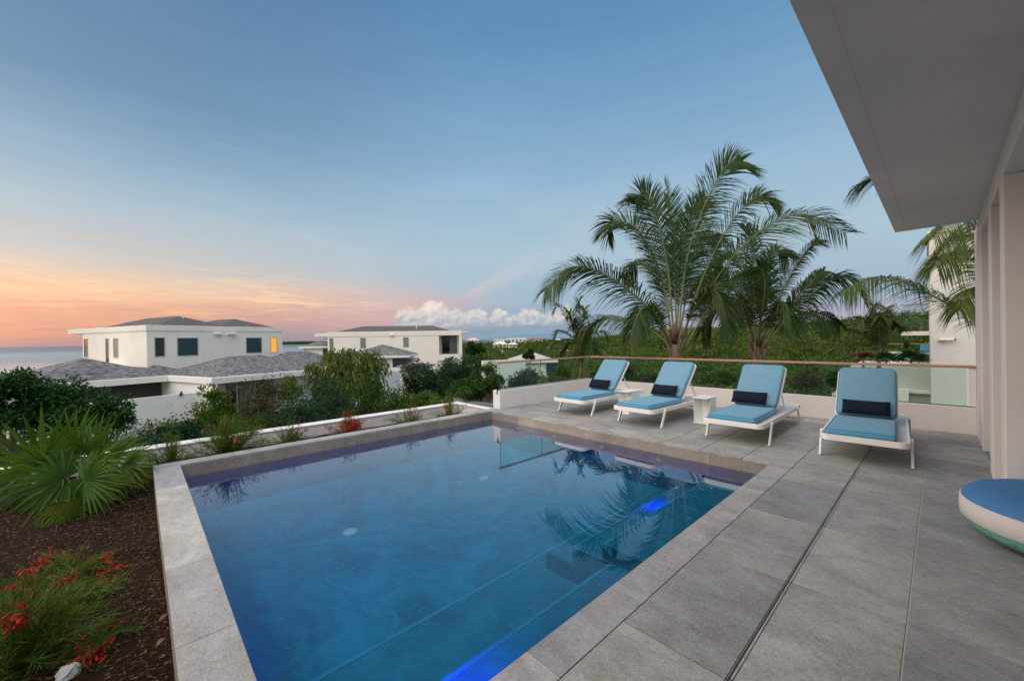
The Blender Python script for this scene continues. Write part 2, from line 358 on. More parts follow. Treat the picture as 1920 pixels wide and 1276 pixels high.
# vectorised leaf cards: rhombus leaves
def leaves(name, Pn, D, N, L, W, V, mat, parent=None, fold=.0):
    Pn = np.asarray(Pn, float); D = np.asarray(D, float); N = np.asarray(N, float); n = len(Pn)
    D = D/np.maximum(np.linalg.norm(D, axis=1, keepdims=True), 1e-6); S = np.cross(D, N); S = S/np.maximum(np.linalg.norm(S, axis=1, keepdims=True), 1e-6)
    L = np.broadcast_to(np.asarray(L, float).reshape(-1, 1), (n, 1)); W = np.broadcast_to(np.asarray(W, float).reshape(-1, 1), (n, 1))
    dn = np.array([0, 0, -1.])*L*fold
    v = np.stack([Pn, Pn+D*L*.45+S*W*.5, Pn+D*L+dn, Pn+D*L*.45-S*W*.5], 1).reshape(-1, 3)
    if parent is not None:
        v = v-np.array(tuple(parent.location))
    me = bpy.data.meshes.new(name); me.vertices.add(4*n); me.vertices.foreach_set('co', v.astype(np.float32).ravel())
    me.loops.add(4*n); me.loops.foreach_set('vertex_index', np.arange(4*n, dtype=np.int32))
    me.polygons.add(n); me.polygons.foreach_set('loop_start', np.arange(0, 4*n, 4, dtype=np.int32))
    try: me.polygons.foreach_set('loop_total', np.full(n, 4, dtype=np.int32))
    except Exception: pass
    me.materials.append(mat); at = me.attributes.new('v', 'FLOAT', 'FACE'); at.data.foreach_set('value', np.asarray(V, dtype=np.float32))
    me.update(calc_edges=True); me.validate(); o = bpy.data.objects.new(name, me); C.objects.link(o)
    if parent: o.parent = parent
    return o
def rdir(n):
    d = RNG.normal(size=(n, 3)); return d/np.linalg.norm(d, axis=1, keepdims=True)

# ------------------------------------------------------------------ world sky
w = bpy.data.worlds.new('World'); bpy.context.scene.world = w; w.use_nodes = True
t = NT(w.node_tree); t.n.clear()
dvec = t.vm('NORMALIZE', t.new('ShaderNodeTexCoord').outputs['Generated'])
sx = t.new('ShaderNodeSeparateXYZ'); t.l.new(dvec, sx.inputs[0]); ez = sx.outputs[2]
hv = t.new('ShaderNodeCombineXYZ'); t.l.new(sx.outputs[0], hv.inputs[0]); t.l.new(sx.outputs[1], hv.inputs[1]); hvn = t.vm('NORMALIZE', hv.outputs[0])
st = t.noise(t.mapping(dvec, (1.4, 1.4, 13)), 2.1, 6, .62, .6)
st2 = t.noise(t.mapping(dvec, (3, 3, 40), (.02, .03, 0)), 2.6, 6, .62, .8)
zw = t.m('ADD', ez, t.m('MULTIPLY', t.m('SUBTRACT', st, .5), .075))
zw = t.m('ADD', zw, t.m('MULTIPLY', t.m('SUBTRACT', st2, .5), .06)); zw = t.m('MAXIMUM', zw, 0.)
az = rad(203); gl = t.dot(hvn, (math.cos(az), math.sin(az), 0))
gm = t.rng(gl, .42, .97, 0, 1, True)
left = t.ramp(t.m('MULTIPLY', zw, 1.14), [(0, lin(142, 134, 152)), (.022, lin(156, 134, 146)), (.042, lin(188, 138, 140)), (.068, lin(208, 150, 138)), (.098, lin(228, 174, 148)), (.125, lin(218, 184, 164)), (.165, lin(188, 182, 182)), (.27, lin(160, 180, 196)), (.36, lin(134, 165, 190)), (.48, lin(98, 136, 170)), (1, lin(45, 82, 140))])
right = t.ramp(zw, [(0, lin(132, 156, 184)), (.05, lin(130, 162, 190)), (.10, lin(150, 175, 200)), (.2, lin(162, 188, 204)), (.32, lin(148, 180, 205)), (.45, lin(122, 163, 197)), (.62, lin(88, 136, 180)), (1, lin(55, 95, 160))])
sky = t.mix(gm, right, left)
# pink mid section between glow and blue
pk = t.m('MULTIPLY', t.rng(gl, .35, .7, 0, 1, True), t.m('MULTIPLY', t.rng(ez, .0, .05, .3, 1), t.rng(zw, .16, .07, 0, 1, True)))
sky = t.mix(t.m('MULTIPLY', t.m('MULTIPLY', pk, t.rng(gm, .8, .2, 0, 1)), .75), sky, lin(214, 168, 172))
# wispy bright streaks low over the glow
wk = t.m('MULTIPLY', t.rng(st2, .5, .66, 0, 1), t.m('MULTIPLY', t.rng(gl, .55, .85, 0, 1, True), t.m('MULTIPLY', t.rng(ez, .03, .08, 0, 1), t.rng(ez, .17, .10, 0, 1))))
sky = t.mix(t.m('MULTIPLY', wk, .55), sky, lin(255, 206, 160))
def und(px, py): r = ray(px, py); return r/np.linalg.norm(r)
# slanting pale ray
pa, pb = und(865, 560), und(1180, 400); nn = np.cross(pa, pb); nn /= np.linalg.norm(nn); dr = pb-pa*(pa@pb); dr /= np.linalg.norm(dr)
along = t.dot(dvec, tuple(dr)); off = t.m('ABSOLUTE', t.dot(dvec, tuple(nn)))
wd = t.m('ADD', .012, t.m('MULTIPLY', along, .13)); rm = t.rng(t.m('DIVIDE', off, wd), 1.2, .1, 0, 1, True)
rm = t.m('MULTIPLY', rm, t.m('MULTIPLY', t.rng(along, .0, .03, 0, 1, True), t.rng(along, .55, .12, 0, 1, True)))
rm = t.m('MULTIPLY', rm, t.rng(t.noise(dvec, 9, 4, .6), .3, .6, .55, 1))
sky = t.mix(t.m('MULTIPLY', rm, .62), sky, t.mix(t.rng(along, .02, .16), lin(226, 184, 180), lin(186, 192, 206)))
# soft high haze clouds
hz = t.noise(t.mapping(dvec, (1.5, 1.5, 4.5)), 1.7, 5, .55, .4)
sky = t.mix(t.m('MULTIPLY', t.rng(hz, .5, .72, 0, 1, True), t.m('MULTIPLY', t.m('MULTIPLY', t.rng(ez, .05, .15), t.rng(ez, .42, .25)), .3)), sky, lin(186, 200, 216))
# grey lavender bank low behind the cumulus and right side
lb = t.m('MULTIPLY', t.rng(ez, .09, .03, 0, 1, True), t.rng(t.dot(hvn, tuple(np.array([math.cos(rad(88)), math.sin(rad(88)), 0]))), .75, .97, 0, 1, True))
sky = t.mix(t.m('MULTIPLY', lb, .7), sky, lin(176, 170, 196))
# cumulus: heaped clouds over the horizon
ca = hdir(900); cb = np.array([-ca[1], ca[0], 0.])           # cb points left
uu = t.dot(dvec, tuple(-cb)); vv = ez
cvv = t.new('ShaderNodeCombineXYZ'); t.put(cvv.inputs[0], uu); t.put(cvv.inputs[1], t.m('MULTIPLY', vv, 1.25))
def uvw(px, py): r = und(px, py); return float(-(r@cb)), float(r[2])
puff = None
for (px, top, wpx) in ((768, 572, 30), (814, 558, 32), (848, 578, 30), (893, 576, 26), (938, 578, 24), (968, 588, 18), (992, 576, 26), (1030, 580, 26), (1060, 566, 18)):
    u0, vt = uvw(px, top); _, v0 = uvw(px, 611); wu = wpx/751.
    vc = v0+(vt-v0)*.36; hr = (vt-vc)
    q = t.m('ADD', t.m('POWER', t.m('DIVIDE', t.m('SUBTRACT', uu, u0), wu), 2.), t.m('POWER', t.m('DIVIDE', t.m('SUBTRACT', vv, vc), hr), 2.))
    q = t.m('SUBTRACT', 1., q); puff = q if puff is None else t.m('SMOOTH_MAX', puff, q, .25)
cn = t.noise(cvv.outputs[0], 34, 6, .55, .2); dens = t.m('ADD', puff, t.m('MULTIPLY', t.m('SUBTRACT', cn, .5), 1.9))
_, vb = uvw(900, 611)
dens = t.m('MULTIPLY', t.rng(dens, -.05, .6, 0, 1, True), t.rng(t.m('ADD', vv, t.m('MULTIPLY', cn, .010)), vb-.004, vb+.012, 0, 1, True))
off2 = t.vm('ADD', cvv.outputs[0], (.006, -.007, 0)); cn2 = t.noise(off2, 34, 6, .55, .2)
lit = t.m('ADD', t.m('MULTIPLY', t.m('SUBTRACT', cn, cn2), 2.0), t.rng(vv, vb, vb+.06, .1, .95))
sky = t.mix(t.m('MULTIPLY', dens, .88), sky, t.mix(t.m('MINIMUM', t.m('MAXIMUM', lit, 0.), 1.), lin(146, 168, 188), lin(238, 224, 216)))
# dark teal band of haze below the cumulus
tb = t.m('MULTIPLY', t.rng(ez, vb+.004, vb-.008, 0, 1, True), t.rng(uu, -.16, -.04, 0, 1, True)); tb = t.m('MULTIPLY', tb, t.rng(uu, .45, .2, 0, 1, True))
sky = t.mix(t.m('MULTIPLY', tb, .7), sky, t.mix(t.rng(st2, .4, .6), lin(104, 150, 176), lin(128, 164, 188)))
# fill glow added out of view: raised south-west afterglow and a second lobe overhead
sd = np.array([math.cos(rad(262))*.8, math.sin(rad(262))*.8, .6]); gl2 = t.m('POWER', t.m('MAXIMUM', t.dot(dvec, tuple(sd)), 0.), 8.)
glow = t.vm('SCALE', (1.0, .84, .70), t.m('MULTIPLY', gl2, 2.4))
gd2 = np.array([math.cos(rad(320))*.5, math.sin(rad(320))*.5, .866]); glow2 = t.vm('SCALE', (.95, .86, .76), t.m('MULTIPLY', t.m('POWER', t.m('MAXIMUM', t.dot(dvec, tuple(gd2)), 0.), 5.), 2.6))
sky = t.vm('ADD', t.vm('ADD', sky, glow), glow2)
SUN_EL, SUN_AZ = rad(36), rad(212)
nis = t.new('ShaderNodeTexSky', sky_type='NISHITA'); nis.sun_disc = False; nis.sun_elevation = rad(2); nis.sun_rotation = rad(90)-SUN_AZ
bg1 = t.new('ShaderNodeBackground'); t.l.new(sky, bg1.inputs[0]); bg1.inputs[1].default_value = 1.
bg2 = t.new('ShaderNodeBackground'); t.l.new(nis.outputs[0], bg2.inputs[0]); bg2.inputs[1].default_value = .05
ad = t.new('ShaderNodeAddShader'); t.l.new(bg1.outputs[0], ad.inputs[0]); t.l.new(bg2.outputs[0], ad.inputs[1])
wo = t.new('ShaderNodeOutputWorld'); t.l.new(ad.outputs[0], wo.inputs[0])
sl = bpy.data.lights.new('sun', 'SUN'); sl.energy = 1.1; sl.angle = rad(38); sl.color = (1, .86, .74)
so = bpy.data.objects.new('sun', sl); C.objects.link(so)
sdir = Vector((math.cos(SUN_AZ)*math.cos(SUN_EL), math.sin(SUN_AZ)*math.cos(SUN_EL), math.sin(SUN_EL))); so.rotation_euler = sdir.to_track_quat('Z', 'Y').to_euler()
sc = bpy.context.scene; sc.view_settings.view_transform = 'Standard'; sc.view_settings.look = 'None'; sc.view_settings.exposure = 0; sc.view_settings.gamma = 1
sc.render.engine = 'CYCLES'; sc.cycles.use_denoising = True; sc.cycles.max_bounces = 8; sc.cycles.diffuse_bounces = 4; sc.cycles.transparent_max_bounces = 24; sc.cycles.sample_clamp_indirect = 6
w.cycles.sampling_method = 'MANUAL'; w.cycles.sample_map_resolution = 1024
# ================================================================== TERRACE AND POOL
XL, XR, YN, YF, WZ = -6.881, -1.457, .393, 5.753, -.170
XJ, TW, TL = -1.237, .549, 1.077
def slabs(mb, x0, x1, y0, y1, z1=0., th=.03, g=.003, val=None):
    mb.box(x0+g, x1-g, y0+g, y1-g, z1-th, z1, random.random() if val is None else val)
mb = MB()
# tile rows run along Y; rows continue in X
k = -11
while XJ+TW*k < 2.4:
    x0 = XJ+TW*k; x1 = x0+TW; k += 1
    offs = {0: 1.985, 1: .919+.0}.get(k-1, None)
    if k-1 == 0: st0 = 5.215-TL*8
    elif k-1 == 1: st0 = 3.073-TL*6
    elif k-1 == 2: st0 = 4.155-TL*7-.0
    else: st0 = -3+((k*37) % 11)/11*TL
    y = st0
    while y < 9.6:
        a, b = max(y, -3.), min(y+TL, 9.51); y += TL
        if b-a < .02: continue
        xa, xb = x0, x1
        if x1 <= XR+.001+.22 and b <= YF: continue
        if x0 < XR-.01 and a < YF:
            if b <= YF: continue
            a = max(a, YF)
        xa = max(xa, -6.90)
        if xb-xa < .03 or b-a < .02: continue
        if xa < XJ-.01 and xb > XJ-.01 and a < YF: xa = XJ
        slabs(mb, xa, xb, a, b, 0., .03, .0034)
deck = tag(build('deck', mb, M['deck'], bevel=.0015, seg=1), kind='structure')
mb = MB()
for y in np.arange(.363-TL*4, YF, TL):                       # coping row on the house side
    a, b = max(y, -3), min(y+TL, YF)
    if b-a > .02: slabs(mb, XR-.006, XJ, a, b, 0., .03, .002)
for a, b in ((-6.881, -5.9), (-5.9, -4.82), (-4.82, -3.75), (-3.75, -2.76), (-2.76, XR-.006)): slabs(mb, a, b, .12, YN, 0., .03, .0016)
for a, b in ((.12, 1.0), (1.0, 2.13), (2.13, 3.2), (3.2, 4.3), (4.3, 5.2), (5.2, YF+.28)): slabs(mb, -7.12, -6.881, a, b, 0., .03, .0016)
tag(build('pool_coping', mb, M['coping'], bevel=.002, seg=1), kind='structure')
mb = MB()      # vertical stone faces above the water
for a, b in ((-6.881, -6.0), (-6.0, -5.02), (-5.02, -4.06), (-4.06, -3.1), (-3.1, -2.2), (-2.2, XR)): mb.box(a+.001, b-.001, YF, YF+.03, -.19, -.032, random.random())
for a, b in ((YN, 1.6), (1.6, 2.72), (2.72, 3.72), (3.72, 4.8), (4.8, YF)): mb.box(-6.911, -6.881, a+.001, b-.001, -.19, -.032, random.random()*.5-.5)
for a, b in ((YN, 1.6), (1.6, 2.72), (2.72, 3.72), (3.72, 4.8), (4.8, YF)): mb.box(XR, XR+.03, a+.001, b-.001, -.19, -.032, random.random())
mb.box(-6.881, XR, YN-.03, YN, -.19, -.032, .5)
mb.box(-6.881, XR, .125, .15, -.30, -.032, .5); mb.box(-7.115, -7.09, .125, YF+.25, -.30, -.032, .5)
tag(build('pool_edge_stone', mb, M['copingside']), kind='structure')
mb = MB(); mb.box(XR+.031, 2.4, -3, 9.5, -.05, -.005); mb.box(-6.9, XR+.03, YF+.031, 9.5, -.05, -.005); mb.box(-6.88, XR, .151, YN-.031, -.05, -.034); mb.box(-7.089, -6.912, .151, 5.99, -.05, -.034)
struct('deck_bedding', mb, M['grout'])
mb = MB(); mb.box(-.1372-.0035, -.1372+.0035, -3, 9.5, -.03, -.0012); struct('deck_joint', mb, M['groutl'])
dr = thing('slot_drain', 'long thin black slot drain running across the grey stone deck', 'drain', (-.685, 1.5, 0))
mb = MB(); mb.box(-.685-.013, -.685+.013, -3, 6.28, -.03, -.0008); build('channel', mb, M['slot'], dr)
for dx in (-.0135, .0135):
    mb = MB(); mb.box(-.685+dx-.0018, -.685+dx+.0018, -3, 6.28, -.02, .001); build('edge_strip', mb, M['powder'] if 0 else M['dark'], dr)
# pool shell
FZ, LZ, BZ = -1.15, -.88, -.50
mb = MB()
NXp_, NYp_ = 90, 90; gx_ = np.linspace(-6.90, XR+.1, NXp_); gy_ = np.linspace(YN-.02, YF+.02, NYp_)
def poolz(x, y):
    q = min(1, max(0, min(x+6.881, y-YN, YF-y))/.62); q = q*q*(3-2*q); return FZ+.46*(1-q)
mb.add([(x, y, poolz(x, y)) for y in gy_ for x in gx_], [(j*NXp_+i, j*NXp_+i+1, (j+1)*NXp_+i+1, (j+1)*NXp_+i) for j in range(NYp_-1) for i in range(NXp_-1)])
struct('pool_floor', mb, M['pool'], smooth=True)
mb = MB(); zt = -.19
for mt_, za, zb_ in ((M['poolband'], -.44, -.19), (M['pool'], FZ-.05, -.4401)):
    mb = MB(); mb.box(-7.05, -6.882, YN-.1, YF+.1, za, zb_); mb.box(XR+.001, XR+.15, YN-.1, YF+.1, za, zb_); mb.box(-6.882, XR, YF+.001, YF+.15, za, zb_); mb.box(-6.882, XR, YN-.15, YN-.001, za, zb_)
    struct('pool_walls' if za < -1 else 'waterline_tiles', mb, mt_)
mb = MB(); mb.box(-3.17, XR, YN, YF, FZ-.02, LZ); struct('pool_ledge', mb, M['poolstep'])
mb = MB(); mb.box(-2.12, XR-.002, YN+.002, 3.2, LZ, BZ); struct('pool_bench', mb, M['poolstep'])
mb = MB(); 
for x, z0, z1 in ((-2.93, LZ, -.70), (-2.57, -.70, -.52), (-2.21, -.52, -.36)): mb.box(x, XR-.003, 3.2, YF-.003, z0+(.001 if z0 > LZ else 0), z1)
struct('pool_steps', mb, M['poolstep'])
mb = MB()
mb.box(-3.172, -3.13, YN+.01, YF-.01, LZ-.05, LZ+.004); mb.box(-2.122, -2.085, YN+.01, 3.19, BZ-.04, BZ+.004)
for x, z in ((-2.93, -.70), (-2.57, -.52), (-2.21, -.36)): mb.box(x-.002, x+.035, 3.198, YF-.01, z-.035, z+.004)
struct('step_nosing', mb, M['poolnose'])
mb = MB(); nx, ny = 2, 2; mb.quad((XL, YN, WZ), (XR, YN, WZ), (XR, YF, WZ), (XL, YF, WZ)); struct('water', mb, M['water'])
# pool fittings
for lab, (px, py) in (('round white main drain cover on the pool floor nearer the left coping', (657, 997)), ('round white main drain cover on the pool floor nearer the far corner', (907, 896))):
    c = PZ(px, py, FZ); d = thing('pool_drain', lab, 'pool drain', (c[0], c[1], FZ), 'main drain covers on the pool floor')
    build('drain_cover', MB().lathe([(0, .022), (.085, .02), (.098, .012), (.10, .001)], 32), M['frost'], d, True, local=True)
    build('drain_ring', MB().lathe([(.105, .001), (.108, .012), (.125, .010), (.13, .001)], 32), M['poolnose'], d, True, local=True)
cjet = ['nearest the far left corner', 'second from the far left corner', 'third from the far left corner', 'nearest the pool steps']
for i, (px, py) in enumerate(((970, 802), (1040, 818), (1128, 838), (1234, 862))):
    c = cast(px, py, 1, YF); j = thing('pool_jet', 'small pale jet fitting under the far waterline, '+cjet[i], 'pool jet', (c[0], YF, c[2]), 'jet fittings along the far pool wall')
    m_ = MB().lathe([(0, .012), (.02, .014), (.024, .006)], 16); m_.v = [(x, -z, y*.7) for x, y, z in m_.v]; build('nozzle', m_, M['jet'], j, True, local=True)
    m_ = MB().lathe([(.026, .002), (.03, .010), (.042, .008), (.045, .001)], 20); m_.v = [(x, -z, y*.7) for x, y, z in m_.v]; build('flange', m_, M['jet'], j, True, local=True)
def pool_lamp(loc, lab, rot, energy, size):
    o = thing('pool_light', lab, 'pool light', loc, 'blue underwater lights')
    m_ = MB().lathe([(0, .012), (.05, .012), (.055, .004)], 20); m_.v = [(-z, x, y) for x, y, z in m_.v]; build('lens', m_, M['bluelens'], o, True, local=True)
    m_ = MB().lathe([(.056, .0), (.056, .014), (.07, .010), (.072, .0)], 20); m_.v = [(-z, x, y) for x, y, z in m_.v]; build('lamp_ring', m_, M['powder'], o, True, local=True)
    l = bpy.data.lights.new('pool_light_glow', 'SPOT'); l.energy = energy; l.color = (.005, .018, 1.); l.shadow_soft_size = .05; l.spot_size = rad(150); l.spot_blend = .8
    lo = bpy.data.objects.new('pool_light_glow', l); C.objects.link(lo); lo.parent = o; lo.location = (-.03, 0, 0); lo.rotation_euler = Vector(rot).to_track_quat('-Z', 'Y').to_euler()
    return o
pool_lamp((-2.212, 4.72, -.445), 'blue glowing light set in the riser of the far pool steps', (-.55, 0, -.83), 45, 1)
pool_lamp((XR-.003, 1.22, -.30), 'blue glowing light low in the near pool wall above the bench', (-.55, -.1, -.8), 150., 1)
# planting bed and planter wall
def bedz(x, y):
    return -.24+.03*mnoise.noise((x*1.3, y*1.3, 2))+.012*mnoise.noise((x*5, y*5, 1))
mb = MB(); NX, NY = 130, 34
gx = np.linspace(-8.3, -1.2, NX); gy = np.linspace(-5.5, .13, NY)**1
vs = [(x, y, bedz(x, y)+.01*mnoise.noise((x*17, y*17, 0))) for y in gy for x in gx]
mb.add(vs, [(j*NX+i, j*NX+i+1, (j+1)*NX+i+1, (j+1)*NX+i) for j in range(NY-1) for i in range(NX-1)])
gx2 = np.linspace(-8.3, -7.1, 14); gy2 = np.linspace(.13, 5.8, 60)
mb.add([(x, y, bedz(x, y)) for y in gy2 for x in gx2], [(j*14+i, j*14+i+1, (j+1)*14+i+1, (j+1)*14+i) for j in range(59) for i in range(13)])
tag(build('mulch_bed', mb, M['mulch'], smooth=True), kind='structure')
# loose chips
n = 26000; cx = RNG.uniform(-7.6, -1.6, n); cy = .12-RNG.random(n)**1.2*2.6
zz = np.array([bedz(a, b) for a, b in zip(cx, cy)])+RNG.uniform(0, .014, n)
dd = RNG.normal(size=(n, 3)); dd[:, 2] *= .22; nn_ = RNG.normal(size=(n, 3))*.35; nn_[:, 2] += 1
tag(leaves('mulch_chips', np.stack([cx, cy, zz], 1), dd, nn_, RNG.uniform(.012, .05, n), RNG.uniform(.003, .012, n), RNG.random(n)**2.2, M['chip']), kind='stuff')
wl = thing('planter_wall', 'low white rendered planter wall with bright top beyond the pool edge', 'wall', (-8.4, 3, -.3))
build('wall', MB().box(-8.55, -8.3, -6, 5.85, -3.2, -.022).box(-8.55, -6.99, 5.85, 6.04, -3.2, -.022), M['wallw'], wl)
build('wall_cap', MB().box(-8.56, -8.285, -6, 5.83, -.02, .002).box(-8.56, -7.125, 5.832, 6.03, -.02, .002), M['white'], wl, bevel=.003)
# parapet, glass and handrail
pw = thing('parapet_wall', 'low white rendered parapet behind the loungers with glass set in its top', 'wall', (-3, 9.6, 0))
build('back_wall', MB().box(-7.14, .376, 9.513, 9.72, -.6, .416), M['wallw'], pw, bevel=.006)
build('side_wall', MB().box(-7.14, -6.901, 6.04, 9.512, -.6, .416), M['wallw'], pw, bevel=.006)
gr = thing('glass_railing', 'clear glass balustrade with brown hardwood handrail on the white parapet', 'railing', (-3, 9.6, .416))
xs = [-6.98, -5.55, -4.1, -2.62, -1.2, .28]
for a, b in zip(xs, xs[1:]):
    g = build('glass_panel', MB().box(a+.006, b-.006, 9.594, 9.606, .40, 1.035), M['glass'], gr)
ys = [6.10, 7.52, 8.9, 9.59]
for a, b in zip(ys, ys[1:]):
    build('glass_panel', MB().box(-6.996, -6.984, a+.006, b-.006, .40, 1.035), M['glass'], gr)
for y in (6.106, 7.52): build('panel_edge', MB().box(-6.998, -6.982, y-.003, y+.003, .40, 1.034), M['gedge'], gr)
for x in xs[1:-1]: build('panel_edge', MB().box(x-.002, x+.002, 9.592, 9.608, .40, 1.034), M['gedge'], gr)
build('base_channel', MB().box(-6.98, .37, 9.585, 9.615, .4165, .428).box(-7.005, -6.975, 6.1, 9.584, .4165, .428), M['dark'], gr)
build('handrail', MB().box(-7.02, .374, 9.57, 9.632, 1.030, 1.072).box(-7.02, -6.958, 6.05, 9.569, 1.030, 1.072), M['rail'], gr, bevel=.006)
build('end_clamp', MB().box(-7.01, -6.97, 6.033, 6.10, .33, .45), M['dark'], gr, bevel=.004)
build('end_plate', MB().box(.30, .374, 9.588, 9.612, .417, 1.029), M['white'], gr)
# the villa on the right: soffit slab, beam, pillars, wall behind
vh = thing('pool_villa', 'white rendered house with deep roof overhang and square pillars on the right', 'house', (1.2, 4, 0))
build('roof_slab', MB().box(-.484, 7, -6, 8.82, 3.197, 3.55), M['soffit'], vh, bevel=.004)
build('drip_edge', MB().box(-.36, -.354, -6, 8.70, 3.191, 3.1965).box(-.353, .37, 8.694, 8.70, 3.191, 3.1965), M['white'], vh)
build('beam', MB().box(.375, .75, -6, 9.72, 2.953, 3.196), M['wallw'], vh, bevel=.006)
for a, b in ((8.3, 9.512), (6.75, 7.10), (5.47, 5.79), (1.5, 1.9)):
    build('pillar', MB().box(.375, 1.7, a, b, 0, 2.952), M['wallw'], vh, bevel=.008, seg=3)
build('wall', MB().box(2.4, 7, -6, 9.72, -.5, 3.196), M['wallw'], vh)
build('wall', MB().box(.377, 2.4, 9.514, 9.72, -.6, 2.95), M['wallw'], vh)
build('floor_slab', MB().box(1.72, 2.4, -3, 9.5, -.5, -.06), M['wallw'], vh)

# ================================================================== LOUNGERS
def rrect(x0, x1, y0, y1, r, n=5):
    pts = []
    for cx, cy, a0 in ((x1-r, y0+r, -90), (x1-r, y1-r, 0), (x0+r, y1-r, 90), (x0+r, y0+r, 180)):
        for i in range(n+1):
            a = rad(a0+90*i/n); pts.append((cx+r*math.cos(a), cy+r*math.sin(a)))
    return pts
def ring(outer, inner, z0, z1):
    mb = MB(); n = len(outer); v = [(*p, z0) for p in outer]+[(*p, z0) for p in inner]+[(*p, z1) for p in outer]+[(*p, z1) for p in inner]; f = []
    for i in range(n):
        j = (i+1) % n
        f += [(i, j, 2*n+j, 2*n+i), (n+j, n+i, 3*n+i, 3*n+j), (2*n+i, 2*n+j, 3*n+j, 3*n+i), (j, i, n+i, n+j)]
    return mb.add(v, f)
def softpad(x0, x1, y0, y1, z0, z1, r=.035, puff=.012, nx=14, ny=18):
    # rounded slab cushion: plan rounded rectangle lofted with a slight crown
    mb = MB(); prof = [(.012, 0.), (.0, .25), (0., .7), (.010, .9), (.030, 1.)]
    n = None; rings = []
    for ins, h in prof:
        pts = rrect(x0+ins, x1-ins, y0+ins, y1-ins, r, 5); n = len(pts); rings.append([(p[0], p[1], z0+(z1-z0)*h) for p in pts])
    cx, cy = (x0+x1)/2, (y0+y1)/2
    for s in (.88, .6, .3):
        rings.append([(cx+(p[0]-cx)*s, cy+(p[1]-cy)*s, z1+puff*(1-s**2)+.0015*mnoise.noise((p[0]*s*6, p[1]*s*6, 3))) for p in rings[4]])
    v = [p for r_ in rings for p in r_]; f = [(i*n+j, i*n+(j+1) % n, (i+1)*n+(j+1) % n, (i+1)*n+j) for i in range(len(rings)-1) for j in range(n)]
    f += [tuple(range(n-1, -1, -1)), tuple(range((len(rings)-1)*n, len(rings)*n))]
    return mb.add(v, f)
HY, HZ, BA = 1.30, .365, rad(47)      # hinge and recline
def tilt(mb):
    c, s = math.cos(BA), math.sin(BA); mb.v = [(x, HY+y*c-z*s, HZ+y*s+z*c) for x, y, z in mb.v]; return mb
def pillow_mesh(w, h, d, corner=.10):
    mb = MB(); NXp, NYp = 22, 10
    for sgn in (1, -1):
        vs = []
        for j in range(NYp+1):
            for i in range(NXp+1):
                u, v = i/NXp*2-1, j/NYp*2-1
                th = (max(0, 1-u**6)**.5)*(max(0, 1-v**2)**.6)
                x = u*w/2*(1-.05*(1-v*v)*0-.03*(1-abs(v)**2)*(abs(u)**6)); y = v*h/2*(1-.12*(1-u**2)*0.0-.06*(1-abs(u)**4))
                vs.append((x, y, sgn*d/2*th+.004*mnoise.noise((x*9, y*14, 5))*th))
        W_ = NXp+1; fs = [(j*W_+i, j*W_+i+1, (j+1)*W_+i+1, (j+1)*W_+i) for j in range(NYp) for i in range(NXp)]
        if sgn < 0: fs = [tuple(reversed(f)) for f in fs]
        mb.add(vs, fs)
    return mb
def make_lounger():
    t_ = thing('sun_lounger', 'x', 'sun lounger', (0, 0, 0), 'blue cushioned sun loungers along the parapet')
    build('frame', ring(rrect(-.42, .42, 0, 2.42, .10), rrect(-.393, .393, .027, 2.393, .075), .262, .335), M['powder'], t_, local=True, bevel=.005)
    build('tray', MB().prism(rrect(-.392, .392, .028, 2.392, .074), .296, .303), M['tray'], t_, local=True)
    build('seat_cushion', softpad(-.36, .30, .06, 1.29, .306, .398), M['cushion'], t_, True, local=True)
    sc_ = [c_ for c_ in t_.children if c_.name.startswith('seat_cushion')][0]
    pp_ = [(x_, y_, .306+.092*.9) for x_, y_ in rrect(-.35, .29, .07, 1.28, .035)]; build('piping', MB().tube(pp_+[pp_[0]], .0045, 6, cap=False), M['piping'], sc_, True, local=True)
    m_ = tilt(ring(rrect(-.375, .315, 0, .90, .07), rrect(-.345, .285, .03, .87, .045), -.008, .022))
    build('backrest_frame', m_, M['powder'], t_, local=True, bevel=.004)
    build('backrest_panel', tilt(MB().prism(rrect(-.344, .284, .031, .869, .044), .0, .006)), M['tray'], t_, local=True)
    build('back_cushion', tilt(softpad(-.36, .30, .0, .88, .024, .105, .06)), M['backc'], t_, True, local=True)
    m_ = MB()
    for x in (-.30, .24): 
        p = (x, HY+.55*math.cos(BA), HZ+.55*math.sin(BA)-.01); m_.beam(p, (x, HY+.72, .32), .02, .012, (1, 0, 0))
    m_.beam((-.31, HY+.72, .32), (.25, HY+.72, .32), .02, .02); build('prop_bar', m_, M['powder'], t_, local=True)
    bc_ = [c_ for c_ in t_.children if c_.name.startswith('back_cushion')][0]
    pp_ = [(x_, y_, .024+.081*.9) for x_, y_ in rrect(-.35, .29, .01, .87, .06)]; build('piping', tilt(MB().tube(pp_+[pp_[0]], .0045, 6, cap=False)), M['piping'], bc_, True, local=True)
    for sx_ in (-1, 1):
        for ya, yf in ((.40, .235), (2.03, 2.19)):
            m_ = MB().beam((sx_*.435, ya, .318), (sx_*.437, yf, .0), .026, .046, (0, 1, 0)); build('leg', m_, M['powder'], t_, local=True, bevel=.004)
    build('crossbar', MB().beam((-.42, 2.12, .12), (.42, 2.12, .12), .02, .02), M['powder'], t_, local=True); build('crossbar', MB().beam((-.39, .42, .25), (.39, .42, .25), .03, .02), M['powder'], t_, local=True)
    return t_
LG = [((-5.31, 6.50), -.9, 'blue sun lounger farthest left, beside the glass corner'), ((-3.79, 6.44), -2.4, 'blue sun lounger second from left, between the two white side tables'),
      ((-2.135, 6.40), .6, 'blue sun lounger right of both side tables, third from left'), ((-.66, 6.395), 3.0, 'blue sun lounger farthest right, nearest the house pillars')]
lz0 = make_lounger()
PIL = [(.02, .0, 1.), (.03, -.01, -1.), (.0, 0, 1.5), (.03, -.012, -2.5)]
